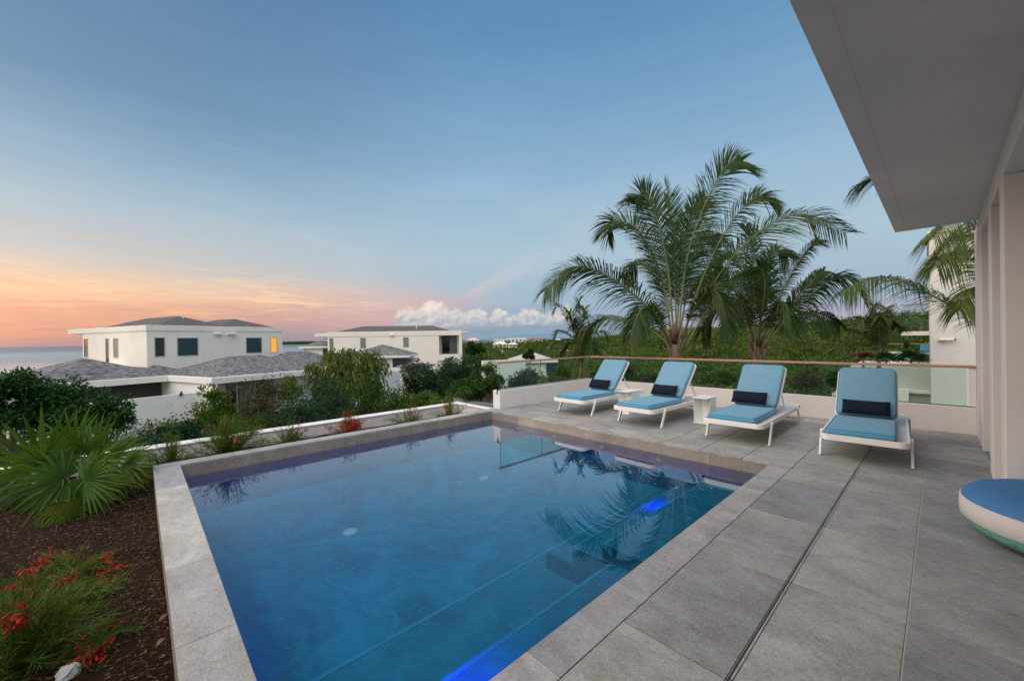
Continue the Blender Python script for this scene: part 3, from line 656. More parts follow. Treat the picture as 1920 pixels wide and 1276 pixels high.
PLB = ['navy lumbar pillow on the leftmost blue lounger', 'navy lumbar pillow on the second lounger from the left', 'navy lumbar pillow on the third lounger from the left', 'navy lumbar pillow on the rightmost lounger']
for i, ((x, y), rz, lab) in enumerate(LG):
    o = lz0 if i == 0 else copy_tree(lz0); o.location = (x, y, 0); o.rotation_euler = (0, 0, rad(rz)); o['label'] = lab
    if i == 0:
        pm = pillow_mesh(.53, .235, .12)
        c, s = math.cos(BA+.12), math.sin(BA+.12); yb, zb = HY-.055, HZ+.175
        pm.v = [(x_, yb+yy*c-zz_*s, zb+yy*s+zz_*c) for x_, yy, zz_ in pm.v]
        po = build('pillow', pm, M['navy'], None, True)
    else:
        po = po.copy(); C.objects.link(po)
    dx, dy, rr_ = PIL[i]; tag(po, PLB[i], 'pillow', 'navy pillows on the loungers')
    cr, sr = math.cos(rad(rz)), math.sin(rad(rz)); ox = -.085+dx
    po.location = (x+cr*ox-sr*dy, y+sr*ox+cr*dy, 0); po.rotation_euler = (0, 0, rad(rz+rr_*.6))
# side tables
def side_table(loc, rz, lab):
    t_ = thing('side_table', lab, 'side table', loc, 'white metal side tables between loungers', rad(rz))
    build('table_top', MB().prism(rrect(-.135, .135, -.02, .47, .02), .455, .463), M['powder'], t_, local=True, bevel=.002)
    build('base', MB().prism(rrect(-.14, .14, -.02, .44, .02), .001, .009), M['powder'], t_, local=True, bevel=.002)
    n = 8; pts = [(-.125, .03), (-.02, .17)]+[(-.02+.145*math.sin(rad(90)*i/n)+0, .17+.145*(1-math.cos(rad(90)*i/n))-.0) for i in range(1, n+1)]+[(.125, .43)]
    m_ = MB()
    for (xa, ya), (xb, yb_) in zip(pts, pts[1:]): m_.add([(xa, ya, .009), (xb, yb_, .009), (xb, yb_, .455), (xa, ya, .455)], [(0, 1, 2, 3)])
    o = build('stand', m_, M['powder'], t_, local=True); md = o.modifiers.new('s', 'SOLIDIFY'); md.thickness = .008
    m_ = MB(); m_.add([(.128, .0, .009), (.128, .43, .009), (.128, .43, .455), (.128, .16, .455)], [(0, 1, 2, 3)]); o = build('side_fin', m_, M['powder'], t_, local=True); md = o.modifiers.new('s', 'SOLIDIFY'); md.thickness = .007
    return t_
side_table((-3.02, 7.52, 0), 2, 'white metal side table right of the second lounger from the left')
side_table((-4.56, 7.42, 0), -2, 'white metal side table beside the leftmost lounger')
# pouf
pf = thing('pouf', 'round low pouf with blue woven top, cream band and green base', 'pouf', (.70, 4.93, 0))
R_ = .60
build('top_cushion', MB().lathe([(0, .405), (.2, .403), (.36, .394), (.48, .376), (.55, .350), (.585, .315), (R_, .285)], 72), M['pouftop'], pf, True, local=True)
build('band', MB().lathe([(R_-.002, .290), (R_+.007, .284), (R_+.010, .22), (R_+.008, .150), (R_-.002, .142)], 72), M['poufband'], pf, True, local=True)
build('base_cushion', MB().lathe([(R_, .148), (.588, .11), (.555, .07), (.50, .035), (.42, .012), (.3, .0), (0, 0)], 72), M['poufbase'], pf, True, local=True)
# ================================================================== TERRAIN AND SEA
PXK = [-2000, -600, 0, 300, 560, 760, 870, 1000, 1060, 1150, 1240, 1400, 1512, 1587, 1666, 1800, 1950, 3000]
RDG = [-60, -60, -60, -60, -48, -24, -9, -7, -5, 0, 10, 13, 17, 22, 25, 27, 27, 20]        # ridge height above the eye in photo pixels
RAD_ = [170, 170, 170, 170, 230, 320, 420, 420, 380, 320, 250, 210, 190, 180, 170, 160, 160, 160]
YAWC = math.atan2(_f[1], _f[0])
def az2px(x, y):
    d = (math.atan2(y, x)-YAWC+math.pi) % (2*math.pi)-math.pi; d = max(min(d, 1.25), -1.25)
    return 960-FPX*math.tan(d)
def ss(a, b, x): q = min(1, max(0, (x-a)/(b-a))); return q*q*(3-2*q)
def ground(x, y, nz=True):
    r = math.hypot(x, y); px = az2px(x, y); rp = float(np.interp(px, PXK, RDG)); rr = float(np.interp(px, PXK, RAD_))
    d = (px-960)/FPX; cosf = 1/math.sqrt(1+d*d); eye = 1.6-2.4 if px > 700 else 1.6
    zr = eye+rp/FPX*rr*cosf
    low = -3.9-1.6*ss(900, 1300, px)
    near = low+(-1.9-low)*(1-ss(9, 17, r))
    z = near+(zr-low)*ss(45, rr, r) if zr > low else near+(zr-low)*ss(60, rr, r)
    if r > rr: z += -(r-rr)*(.015 if px > 860 else .05)
    if nz: z += (mnoise.noise((x*.05, y*.05, 0))*.9+mnoise.noise((x*.015, y*.015, 4))*1.5)*ss(25, 90, r)
    return max(z, -18)
mb = MB(); NA = 170; radii = list(np.geomspace(8.9, 1500, 70)); th0 = YAWC-1.35; th1 = YAWC+1.35
vs = [(r*math.cos(th0+(th1-th0)*i/NA), r*math.sin(th0+(th1-th0)*i/NA), 0) for r in radii for i in range(NA+1)]
vs = [(x, y, ground(x, y)) for x, y, _ in vs]
mb.add(vs, [(j*(NA+1)+i+1, j*(NA+1)+i, (j+1)*(NA+1)+i, (j+1)*(NA+1)+i+1) for j in range(len(radii)-1) for i in range(NA)])
struct('terrain', mb, M['ground'], smooth=True)
struct('ground_base', MB().box(-60, 40, -60, 9, -4.4, -4.2), M['ground'])
mb = MB(); mb.quad((-15000, -15000, -14), (15000, -15000, -14), (15000, 15000, -14), (-15000, 15000, -14)); struct('sea', mb, M['sea'])
# far low coast line between the villas
mb = MB(); cst = []
for i in range(41):
    px = 520+2.2*i; p = PD(px, 641, 2600); h = 9*math.sin(math.pi*min(1, i/40))*(.6+.4*mnoise.noise((i*.35, 0, 0)))
    cst.append((p[0], p[1], -14+15.6+(3+h*.35)))
a_ = hdir(960)
vs = [(x, y, -14) for x, y, z in cst]+cst+[(x+a_[0]*200, y+a_[1]*200, -14) for x, y, z in cst]; n = len(cst)
struct('far_coast', MB().add(vs, [(i+1, i, n+i, n+i+1) for i in range(n-1)]+[(n+i+1, n+i, 2*n+i, 2*n+i+1) for i in range(n-1)]), M['ground'])

# ================================================================== BUILDINGS
class Frame:
    def __init__(s, O, vp):
        s.O = np.array(O, float); s.a = hdir(vp); s.b = np.array([-s.a[1], s.a[0], 0.])
    def P(s, a, b, z): p = s.O+s.a*a+s.b*b; return (p[0], p[1], z)
    def box(s, mb, a0, a1, b0, b1, z0, z1):
        v = [s.P(a, b, z) for z in (z0, z1) for b in (b0, b1) for a in (a0, a1)]
        return mb.add(v, [(0, 2, 3, 1), (4, 5, 7, 6), (0, 1, 5, 4), (2, 6, 7, 3), (0, 4, 6, 2), (1, 3, 7, 5)])
    def A(s, px, py, b=0.):   # point on the vertical face b=const
        O = s.O+s.b*b; return facept(px, py, O, s.a)
    def B(s, px, py, a=0.):
        O = s.O+s.a*a; return facept(px, py, O, s.b)
    def hip(s, mb, a0, a1, b0, b1, ze, zr, axis='a', ins=None):
        if axis == 'a':
            k = ins if ins is not None else (b1-b0)/2; r = [(a0+k, (b0+b1)/2), (a1-k, (b0+b1)/2)]
            q = [(a0, b0), (a1, b0), (a1, b1), (a0, b1)]; F = [(0, 1, 5, 4), (1, 2, 5), (2, 3, 4, 5), (3, 0, 4)]
        else:
            k = ins if ins is not None else (a1-a0)/2; r = [((a0+a1)/2, b0+k), ((a0+a1)/2, b1-k)]
            q = [(a0, b0), (a1, b0), (a1, b1), (a0, b1)]; F = [(0, 1, 4), (1, 2, 5, 4), (2, 3, 5), (3, 0, 4, 5)]
        v = [s.P(*p, ze) for p in q]+[s.P(*p, zr) for p in r]+[s.P(*p, ze-.02) for p in q]
        return mb.add(v, F+[(9, 8, 7, 6)])
def window(fr, root, face, pts, mat, depth=.14, frame=True, name='window', b=0., a=0.):
    (x0, y0), (x1, y1) = pts
    if face == 'a':
        u0, z1 = fr.A(x0, y0, b); u1, z0 = fr.A(x1, y1, b); mk = lambda m_, p, q, zz0, zz1, d0, d1: fr.box(m_, p, q, b-d1, b-d0, zz0, zz1)
    else:
        u0, z1 = fr.B(x0, y0, a); u1, z0 = fr.B(x1, y1, a); mk = lambda m_, p, q, zz0, zz1, d0, d1: fr.box(m_, a-d1, a-d0, p, q, zz0, zz1)
    if u0 > u1: u0, u1 = u1, u0
    f = .055; m_ = MB(); mk(m_, u0-f, u0, z0-f, z1+f, -.02, .03); mk(m_, u1, u1+f, z0-f, z1+f, -.02, .03); mk(m_, u0, u1, z1, z1+f, -.02, .03); mk(m_, u0, u1, z0-f, z0, -.02, .03)
    wo_ = build(name, m_, M['frame2'], root); m2 = MB(); mk(m2, u0, u1, z0, z1, -.01, .008); m2_ = build('pane', m2, mat, wo_)
    return wo_
# ---- villa 1
f1 = Frame(PD(274.5, 609, 30), 1345)
zT = 3.05; zFb = 2.62; aR = f1.A(529, 614)[0]; bL = f1.B(155, 640)[0]; bLL = min(f1.B(128.7, 615)[0], bL+3.2)
v1 = thing('villa', 'large white two storey villa on the left with grey hip roofs and teal windows', 'house', (*f1.O[:2], -4), 'white villas beyond the planter wall')
m_ = MB(); f1.box(m_, 0, aR, 0, bL, -4.2, zFb); build('upper_wall', m_, M['far_white'], v1)
m_ = MB(); f1.box(m_, -.05, aR+.05, -.05, bLL, zFb+.001, zT); build('roof_slab', m_, M['far_white'], v1, bevel=.02)
m_ = MB(); f1.hip(m_, .8, aR*.57, .6, bL-.3, zT+.01, f1_z1 if 0 else zT+.95, 'b', 2.6); build('roof', m_, M['roofd'], v1)
m_ = MB(); f1.hip(m_, aR*.50, aR-.3, .6, bL*.72, zT+.012, zT+.86, 'b', 2.4); build('roof', m_, M['roofd'], v1)
for pts, mat in ((((290.6, 633.5), (308, 667)), 'window'), (((333, 634), (370.5, 665)), 'wteal'), (((462, 633.5), (490, 660)), 'wteal'), (((508, 633), (518.6, 660)), 'lit')):
    window(f1, v1, 'a', pts, M[mat])
for pts, mat in ((((164.4, 635.6), (158.7, 668)), 'window'), (((203.6, 635), (199.4, 678)), 'window'), (((221, 635), (214, 669)), 'wgrey')):
    window(f1, v1, 'b', pts, M[mat])
for x0, x1 in ((400, 415), (423.6, 440.5)):
    u0, z1 = f1.A(x0, 624.5); u1, z0 = f1.A(x1, 627); m_ = MB(); f1.box(m_, u0, u1, -.28, -.001, z0, z1); build('wall_vent', m_, M['far_white2'], v1)
for px, py in ((347, 598), (466, 602)):
    p = f1.P(*( (aR*.33, 2.6) if px < 400 else (aR*.80, 2.4)), 0); build('vent_pipe', MB().tube([(p[0], p[1], 3.0), (p[0], p[1], 4.15)], .045, 8), M['far_white2'], v1)
# lower storey: eave height zE, frame corner K
zE, zEb = -.70, -1.12
def loc(P_): d = np.array(P_)-f1.O; return d@f1.a, d@f1.b
Ka, Kb = loc(PZ(410, 709, zE)); Ia, Ib = loc(PZ(312, 704, zE)); Ra, Rb = loc(PZ(600, 690.5, zE)); La, Lb = loc(PZ(36, 718, zE))
print('lower', (Ka, Kb), (Ia, Ib), (Ra, Rb), (La, Lb))
ka = (Ka+Ia)/2; kb = (Kb+Rb)/2; ib = Ib; la = La-1.3
ra = Ra+.3
m_ = MB(); f1.box(m_, ka, ra, kb, 0, zEb+.001, zE); build('roof_slab', m_, M['far_white2'], v1, bevel=.02)
m_ = MB(); f1.box(m_, la, ka-.001, ib, ib+9, zEb, zE-.002); build('roof_slab', m_, M['far_white2'], v1, bevel=.02)
m_ = MB(); f1.box(m_, ka+.15, ra-.4, kb+1.6, -.002, -4.2, zEb); build('lower_wall', m_, M['far_white2'], v1)
m_ = MB(); f1.box(m_, ka+.05, ka+.35, kb+.02, kb+1.598, -4.2, zEb); build('lower_wall', m_, M['far_white2'], v1)
m_ = MB(); f1.box(m_, la+.3, ka+.14, ib+1.2, ib+8, -4.2, zEb-.002); build('lower_wall', m_, M['far_white2'], v1)
m_ = MB(); f1.box(m_, ka-5.6, ka+.1, ib+1.17, ib+1.198, -2.6, -1.13); build('porch_shade_sheet', m_, M['fasciashade'], v1)  # dark sheet on the wall face, porch shade put into its colour
m_ = MB(); f1.hip(m_, ka+.25, ra-.2, kb+.35, -.01, zE+.01, zE+1.28, 'a', 3.0); build('roof', m_, M['roof'], v1)
m_ = MB(); f1.hip(m_, ka+5.5, ra+5, kb+2.2, -.012, zE+.012, zE+1.45, 'a', 3.2); build('roof', m_, M['roof'], v1)
m_ = MB(); f1.hip(m_, la+.2, ka+.6, ib+.3, ib+6.2, zE+.01, zE+1.42, 'b', 2.7); build('roof', m_, M['roof'], v1)
m_ = MB(); f1.hip(m_, ka-1.9, ka+2.2, ib+.7, ib+6, zE+.011, zE+.75, 'b', 1.6); build('roof', m_, M['roof'], v1)
# glazed garden front under the near wing
for x0, x1, mt in ((424, 443, 'window'), (446, 478, 'curtain'), (480, 496, 'window'), (498, 512, 'curtain')):
    u0, _ = f1.A(x0, 740, kb+1.598); u1, _ = f1.A(x1, 740, kb+1.598); fo = MB(); f1.box(fo, u0, u1, kb+1.56, kb+1.597, -3.9, -1.22); d = build('glass_door', fo, M['frame'], v1)
    m_ = MB(); f1.box(m_, u0+.05, u1-.05, kb+1.545, kb+1.559, -3.85, -1.28); build('pane', m_, M[mt], d)
# ---- garden wall of villa 1
gw = thing('garden_wall', 'plain white garden wall with a small black lamp in front of the left villa', 'wall', (*PD(330, 760, 21)[:2], -4))
def wallthing(root, pts, th, zb, mat, nm='wall'):
    # pts list of 3D top points
    for (p, q) in zip(pts, pts[1:]):
        p, q = np.array(p), np.array(q); d = (q-p)[:2]; d = d/np.linalg.norm(d); n_ = np.array([d[1], -d[0]])*th
        if n_@p[:2] < 0: n_ = n_    # keep thickness away from viewer
        a, b = p[:2], q[:2]; a2, b2 = a+n_*np.sign(n_@p[:2] or 1), b+n_*np.sign(n_@p[:2] or 1)
        v = [(*a, zb), (*b, zb), (*b2, zb), (*a2, zb), (*a, p[2]), (*b, q[2]), (*b2, q[2]), (*a2, p[2])]
        build(nm, MB().add(v, [(0, 3, 2, 1), (4, 5, 6, 7), (0, 1, 5, 4), (1, 2, 6, 5), (2, 3, 7, 6), (3, 0, 4, 7)]), mat, root)
zW = -1.62
W0, W1 = PZ(235, 749, zW), PZ(412, 731, zW)
wallthing(gw, [W0-(W1-W0)*.9, W1], .2, -4.4, M['far_white2'])
lp = PD(339, 768, 1); s_ = None
dW = (W1-W0)/np.linalg.norm(W1-W0)
u, z = facept(339, 770, W0, dW); q = W0+dW*u
wlamp = thing('wall_lamp', 'small black wall lamp on the white garden wall of the left villa', 'wall lamp', (q[0], q[1], z))
nW = np.array([dW[1], -dW[0], 0]); nW = nW if nW@q < 0 else -nW
build('lamp_body', MB().tube([q+nW*.03+np.array([0, 0, -.13]), q+nW*.03+np.array([0, 0, .02])], .05, 10), M['dark'], wlamp)
build('lamp_head', MB().tube([q+nW*.02+np.array([0, 0, .03]), q+nW*.2+np.array([0, 0, .16])], .05, 10), M['dark'], wlamp)
u, z = facept(340.5, 785, W0, dW); q = W0+dW*u
tg = thing('wall_vent', 'small grey vent plate low on the white garden wall', 'vent', (q[0], q[1], z)); up_ = np.array([0, 0, 1])
build('plate', MB().beam(q-dW*.11+nW*.01, q+dW*.11+nW*.01, .012, .10), M['concrete'], tg)
build('vent_slot', MB().beam(q-dW*.08+nW*.02, q+dW*.08+nW*.02, .012, .02), M['dark'], tg)
# ---- villa 2
f2 = Frame(PD(614, 622, 58), 1900)
f2.a = (hdir(1100)*1.0); 
rgt = np.array([math.cos(YAW), math.sin(YAW), 0.]); fw = hdir(960)
r2_ = hdir(872); f2.a = np.array([r2_[1], -r2_[0], 0.]); f2.b = np.array([-f2.a[1], f2.a[0], 0.])
zT2 = f2.A(730, 621)[1]; zB2 = f2.A(730, 626)[1]
a1 = f2.A(823, 640)[0]; a2 = f2.A(866, 640)[0]
v2 = thing('villa', 'white two storey villa in the middle distance with long grey roof and corner balcony', 'house', (*f2.O[:2], -4), 'white villas beyond the planter wall')
m_ = MB(); f2.box(m_, 0, a1, 0, 9, -6, zB2-.3); build('wall', m_, M['villa2'], v2)
m_ = MB(); f2.box(m_, a1+.001, a2, 2.6, 9, -6, zB2-.3); f2.box(m_, a2-.45, a2, 0, .4, -6, zB2-.3); f2.box(m_, a1+.001, a2, 0, 2.59, -6, f2.A(840, 664)[1]); 
build('wall', MB().add(m_.v[:8], m_.f[:6]), M['villa2'], v2); build('balcony_pillar', MB().add(m_.v[8:16], m_.f[:6]), M['villa2'], v2); build('balcony_slab', MB().add(m_.v[16:24], m_.f[:6]), M['villa2'], v2)
m_ = MB(); f2.box(m_, -.02, a2+.02, -.05, 9, zB2-.299, zT2); build('roof_slab', m_, M['villa2'], v2, bevel=.03)
aC = f2.A(585, 625)[0]; m_ = MB(); f2.box(m_, aC, -.021, 1, 9, zB2-.2, zT2-.12); build('canopy', m_, M['villa2'], v2)
m_ = MB(); f2.box(m_, a2+.021, f2.A(879, 625)[0], 0, 6, zT2-.35, zT2-.15); build('canopy', m_, M['villa2'], v2)
m_ = MB(); f2.box(m_, f2.A(593, 634)[0], -.02, 3, 9, f2.A(600, 636)[1], f2.A(600, 633.5)[1]); build('canopy', m_, M['villa2'], v2)
m_ = MB(); f2.hip(m_, .8, f2.A(846, 620)[0], .6, 8.8, zT2+.01, zT2+.95, 'a', 3.1); build('roof', m_, M['roofd'], v2)
zb_ = f2.A(840, 651)[1]; zt_ = zB2-.35
m_ = MB(); f2.box(m_, a1+.3, a1+1.5, 2.52, 2.59, f2.A(840, 664)[1]+.02, zt_); d = build('balcony_door', m_, M['frame'], v2); m_ = MB(); f2.box(m_, a1+.4, a1+1.4, 2.50, 2.519, f2.A(840, 664)[1]+.1, zt_-.1); build('pane', m_, M['window'], d)
m_ = MB(); f2.box(m_, a1+1.52, a1+2.6, 2.52, 2.59, f2.A(840, 664)[1]+.02, zt_); build('curtain', m_, M['curtain'], v2)
m_ = MB(); f2.box(m_, a1+.02, a2-.46, .04, .06, f2.A(840, 664)[1], zb_); build('balcony_glass', m_, M['glass'], v2)
for pts in (((618.4, 634), (625, 666)), ((676, 633.5), (685.5, 652)), ((756.5, 632.5), (766, 650))): window(f2, v2, 'a', pts, M['wgrey'])
u0, z1 = f2.A(731, 627); u1, z0 = f2.A(738, 629); m_ = MB(); f2.box(m_, u0, u1, -.3, -.001, z0, z1); build('wall_vent', m_, M['far_white2'], v2)
p = f2.P(f2.A(777, 615)[0], 2.5, 0); build('vent_pipe', MB().tube([(p[0], p[1], zT2), (p[0], p[1], zT2+1.0)], .07, 8), M['far_white2'], v2)
# ---- pavilion in front of villa 2
def pavilion(lab, frO, pxl, pxr, ye, yw, ridge, dist, depth=6., zb=-6, roofm='roof', group=None, wallm='far_white2'):
    fr = Frame(PD(pxl, ye, dist), 1900); fr.a = rgt*.99+fw*.1; fr.a /= np.linalg.norm(fr.a); fr.b = np.array([-fr.a[1], fr.a[0], 0.])
    A1 = fr.A(pxr, ye)[0]; ze = float(fr.O[2]); zt = fr.A((pxl+pxr)/2, ridge, depth/2)[1]; tf = (yw-ye)/FPX*dist
    r_ = thing('pavilion', lab, 'house', (*fr.O[:2], zb), group)
    m_ = MB(); fr.box(m_, 0, A1, 0, depth, ze-tf, ze); build('roof_slab', m_, M[wallm], r_, bevel=.02)
    m_ = MB(); fr.box(m_, .5, A1-.5, .5, depth-.5, zb, ze-tf-.001); build('wall', m_, M[wallm], r_)
    m_ = MB(); fr.hip(m_, .1, A1-.1, .1, depth-.1, ze+.01, zt, 'a' if A1 > depth else 'b', min(depth, A1)*.42); build('roof', m_, M[roofm], r_)
    m_ = MB(); fr.box(m_, A1*.74, A1*.97, .46, .499, ze-tf-1.6, ze-tf-.1); d = build('glass_door', m_, M['frame'], r_); m_ = MB(); fr.box(m_, A1*.75, A1*.96, .44, .459, ze-tf-1.55, ze-tf-.15); build('pane', m_, M['wteal'], d)
    return fr, r_
pavilion('low white pavilion with grey hip roof in front of the middle villa', None, 636, 768, 668.5, 672.5, 646, 46, 8, group='low garden pavilions')
pavilion('low white building with grey roof beyond the left villa, left of the middle villa', None, 560, 618, 649.5, 653, 639, 62, 7, group='low garden pavilions')
pavilion('white bungalow with pale grey hip roof seen over the glass railing corner', None, 962, 1047, 677, 681, 659, 50, 7, wallm='far_white', roofm='roofp', group='low garden pavilions')
pavilion('small white pavilion with grey roof behind the bushes right of the big drooping tree', None, 735, 815, 690, 694, 681, 38, 5, group='low garden pavilions')
mw = thing('garden_wall', 'white garden wall between the big drooping tree and the dark bushes', 'wall', (*PD(715, 700, 27)[:2], -4))
z_ = -.72; wallthing(mw, [PZ(655, 706, z_), PZ(750, 694, z_)], .25, -4.4, M['far_white2'])
mw = thing('garden_wall', 'cream garden wall left of the pale roofed bungalow behind the glass', 'wall', (*PD(930, 680, 38)[:2], -4))
z_ = -.45; wallthing(mw, [PZ(905, 676, z_), PZ(985, 672.5, z_)], .25, -4.4, M['far_white'])
# ---- far houses on the ridge
def farhouse(lab, px0, px1, ytop, ybot, yroof, dist, wall, roof, nwin=3, flat_=False, depth=10, name='house'):
    fr = Frame(PD(px0, ytop, dist), 1900); fr.a = rgt.copy(); fr.b = np.array([-fr.a[1], fr.a[0], 0.])
    A1 = (px1-px0)/FPX*dist; zt = float(fr.O[2]); zb = zt-(ybot-ytop)/FPX*dist-4; r_ = thing('distant_house', lab, 'house', (*fr.O[:2], zb), 'distant houses on the ridge')
    m_ = MB(); fr.box(m_, 0, A1, 0, depth, zb, zt); build('wall', m_, M[wall], r_)
    if not flat_:
        zr = zt+(ytop-yroof)/FPX*dist; m_ = MB(); fr.hip(m_, -.5, A1+.5, -.5, depth+.5, zt+.01, zr, 'a', depth*.45 if A1 > depth else A1*.45); build('roof', m_, M[roof], r_)
    hw = (zt-zb-4)
    for k_ in range(nwin):
        c_ = A1*(k_+.5)/nwin; m_ = MB(); fr.box(m_, c_-A1*.12/nwin*2, c_+A1*.12/nwin*2, -.08, -.001, zt-hw*.8, zt-hw*.35); build('window', m_, M['wgrey'], r_)
farhouse('distant white house with white hip roof and dark porch, larger of the pair', 924, 951, 645, 651, 640, 260, 'far_white', 'far_white', 3)
farhouse('distant white house with white hip roof, smaller of the pair', 953, 970, 645.5, 650, 641.5, 255, 'far_white', 'far_white', 2)
farhouse('distant long flat pale building on the ridge', 951, 987, 633.5, 641, 633, 390, 'far_white', 'roofp', 5, True)
farhouse('distant pale building on the ridge left of the long one', 926, 950, 635.5, 640, 635, 395, 'far_white', 'roofp', 4, True)
farhouse('distant pink roofed house right beside the middle villa', 873, 898, 638, 646, 633.5, 330, 'farpink', 'farpink', 3)
farhouse('distant house with red roof on the ridge right of the long pale building', 992, 1006, 636, 639, 633, 410, 'farpink', 'redroof', 2)
farhouse('distant tiny red roofed house on the ridge left of the young palm', 1010, 1022, 635.5, 638, 633, 410, 'far_white', 'redroof', 2)
farhouse('small orange walled house with red roof glowing left of the young palm', 1052, 1066, 658, 662.5, 654.5, 150, 'orange', 'redroof', 2, depth=6)
farhouse('distant white house half hidden behind palm fronds above the orange house', 1043, 1052, 637, 639.5, 635, 330, 'far_white', 'far_white', 2)
# utility poles
for i, (px, yt, yb, ds) in enumerate(((1026, 650, 662, 190), (1031, 648, 663, 190), (942, 655, 672, 90))):
    p = PD(px, yt, ds); zb = p[2]-(yb-yt)/FPX*ds; o = thing('utility_pole', ['pale pole left of the pair by the orange house', 'pale pole right of the pair by the orange house', 'pale mast with crossbar above the cream garden wall'][i], 'pole', (p[0], p[1], zb-3), 'distant poles')
    build('pole', MB().tube([(p[0], p[1], zb-3), tuple(p)], .12 if i < 2 else .05, 6), M['far_white'], o)
    build('crossarm', MB().beam(p-rgt*(.9 if i < 2 else .4)+[0, 0, -.4], p+rgt*(.9 if i < 2 else .4)+[0, 0, -.4], .08, .08), M['far_white'], o)
# ---- neighbour building on the right
f3 = Frame(PD(1742, 440, 17), 1900)
r3 = ray(1735, 627); r3 = r3[:2]/np.linalg.norm(r3[:2]); f3.a = np.array([r3[1], -r3[0], 0.]); f3.b = np.array([-f3.a[1], f3.a[0], 0.])
nb_ = thing('neighbour_house', 'white neighbouring house with balconies seen between the handrail and the right pillar', 'house', (*f3.O[:2], -4))
zt3 = f3.A(1745, 438)[1]
m_ = MB(); f3.box(m_, 0, 6, 0, 7, -4.4, zt3); build('wall', m_, M['nbwall'], nb_, bevel=.02)
u, z = f3.A(1752, 450); m_ = MB(); f3.box(m_, -.06, 6, -.06, 7, zt3+.001, zt3+.12); build('roof_coping', m_, M['nbwall'], nb_)
uB, zB_ = f3.A(1595, 690); 
m_ = MB(); f3.box(m_, f3.A(1595, 700, .8)[0], -.002, .8, 6, -4.4, f3.A(1650, 687, .8)[1]); build('terrace_wall', m_, M['nbshade'], nb_)
u0, z1 = f3.A(1708, 731, .6); z0 = f3.A(1708, 736.5, .6)[1]; m_ = MB(); f3.box(m_, u0-1.3, -.003, .6, .799, z0, z1); build('ledge', m_, M['far_white'], nb_)
m_ = MB(); u0 = f3.A(1560, 722, .3)[0]; f3.box(m_, u0, f3.A(1704, 760, .3)[0], .3, .59, -4.4, f3.A(1600, 724, .3)[1]); build('planter', m_, M['far_white'], nb_)
# terrace slab + railing levels
z1 = f3.A(1715, 621, 1.5)[1]; z0 = f3.A(1715, 628.5, 1.5)[1]; uu0 = f3.A(1688, 625, 1.5)[0]; m_ = MB(); f3.box(m_, uu0, -.004, 1.5, 6, z0, z1); build('balcony_slab', m_, M['far_white2'], nb_)
zt_ = f3.A(1715, 572, 1.6)[1]; m_ = MB(); f3.box(m_, uu0+.05, -.005, 1.56, 1.58, z1, zt_); build('balcony_glass', m_, M['glass'], nb_)
m_ = MB(); f3.box(m_, uu0, -.005, 1.55, 1.60, zt_, zt_+.05); build('handrail', m_, M['rail'], nb_)
uu1, zr_ = f3.A(1650, 643.5, 1.); m_ = MB(); f3.box(m_, uu1, -.006, 1., 1.05, zr_-.04, zr_); build('handrail', m_, M['rail'], nb_)
zg_ = f3.A(1650, 676, 1.)[1]; m_ = MB(); f3.box(m_, uu1, -.006, 1.015, 1.03, zg_, zr_-.041); build('balcony_glass', m_, M['glass'], nb_)
m_ = MB(); f3.box(m_, f3.A(1664, 660, 2.4)[0], f3.A(1706, 660, 2.4)[0], 2.4, 3.4, -1., f3.A(1680, 660, 2.4)[1]); build('parapet', m_, M['far_white2'], nb_)
u, z = f3.A(1734, 651, 1.8); zb = f3.A(1734, 658, 1.8)[1]
lg = thing('far_lounger', 'small blue lounger back on the neighbouring terrace right of the far railing', 'sun lounger', f3.P(u, 1.8, zb-.6))
m_ = MB(); f3.box(m_, f3.A(1725, 651, 1.8)[0], f3.A(1742, 651, 1.8)[0], 1.8, 1.9, zb, f3.A(1734, 645.5, 1.8)[1]); build('back_cushion', m_, M['bluef'], lg, bevel=.03)
m_ = MB(); f3.box(m_, f3.A(1725, 660, 1.8)[0], f3.A(1742, 660, 1.8)[0], 1.4, 1.9, zb-.12, zb-.05); build('frame', m_, M['powder'], lg)
# security camera
u, z = f3.A(1766, 637); q = np.array(f3.P(u, 0, z)); scm = thing('security_camera', 'white security camera on the neighbouring white wall', 'camera', tuple(q))
nf = -f3.b
m_ = MB().tube([q+nf*.02, q+nf*.12], .07, 14); build('mount', m_, M['far_white2'], scm, True)
m_ = MB().tube([q+nf*.12+f3.a*(-.1), q+nf*.12+f3.a*.35+[0, 0, .02]], [.05, .05], 14); build('camera_body', m_, M['far_white2'], scm, True)
m_ = MB().tube([q+nf*.12+f3.a*.352+[0, 0, .02], q+nf*.12+f3.a*.40+[0, 0, .02]], .042, 14); build('lens', m_, M['dark'], scm, True)
# ---- driveway strip, kerb and gravel just past the planter corner
mb = MB(); z_ = -1.25
mb.add([tuple(PZ(*q, z_)) for q in ((850, 752), (940, 762), (940, 750), (850, 745))], [(0, 1, 2, 3)]); struct('gravel_bed', mb, M['gravel'])
kb_ = thing('kerb_wall', 'low grey retaining kerb beyond the far planter corner', 'kerb', (*PZ(890, 755, -1.2)[:2], -1.6))
wallthing(kb_, [PZ(862, 750.5, -1.18), PZ(930, 757.5, -1.18)], .18, -1.9, M['concrete'], 'kerb')
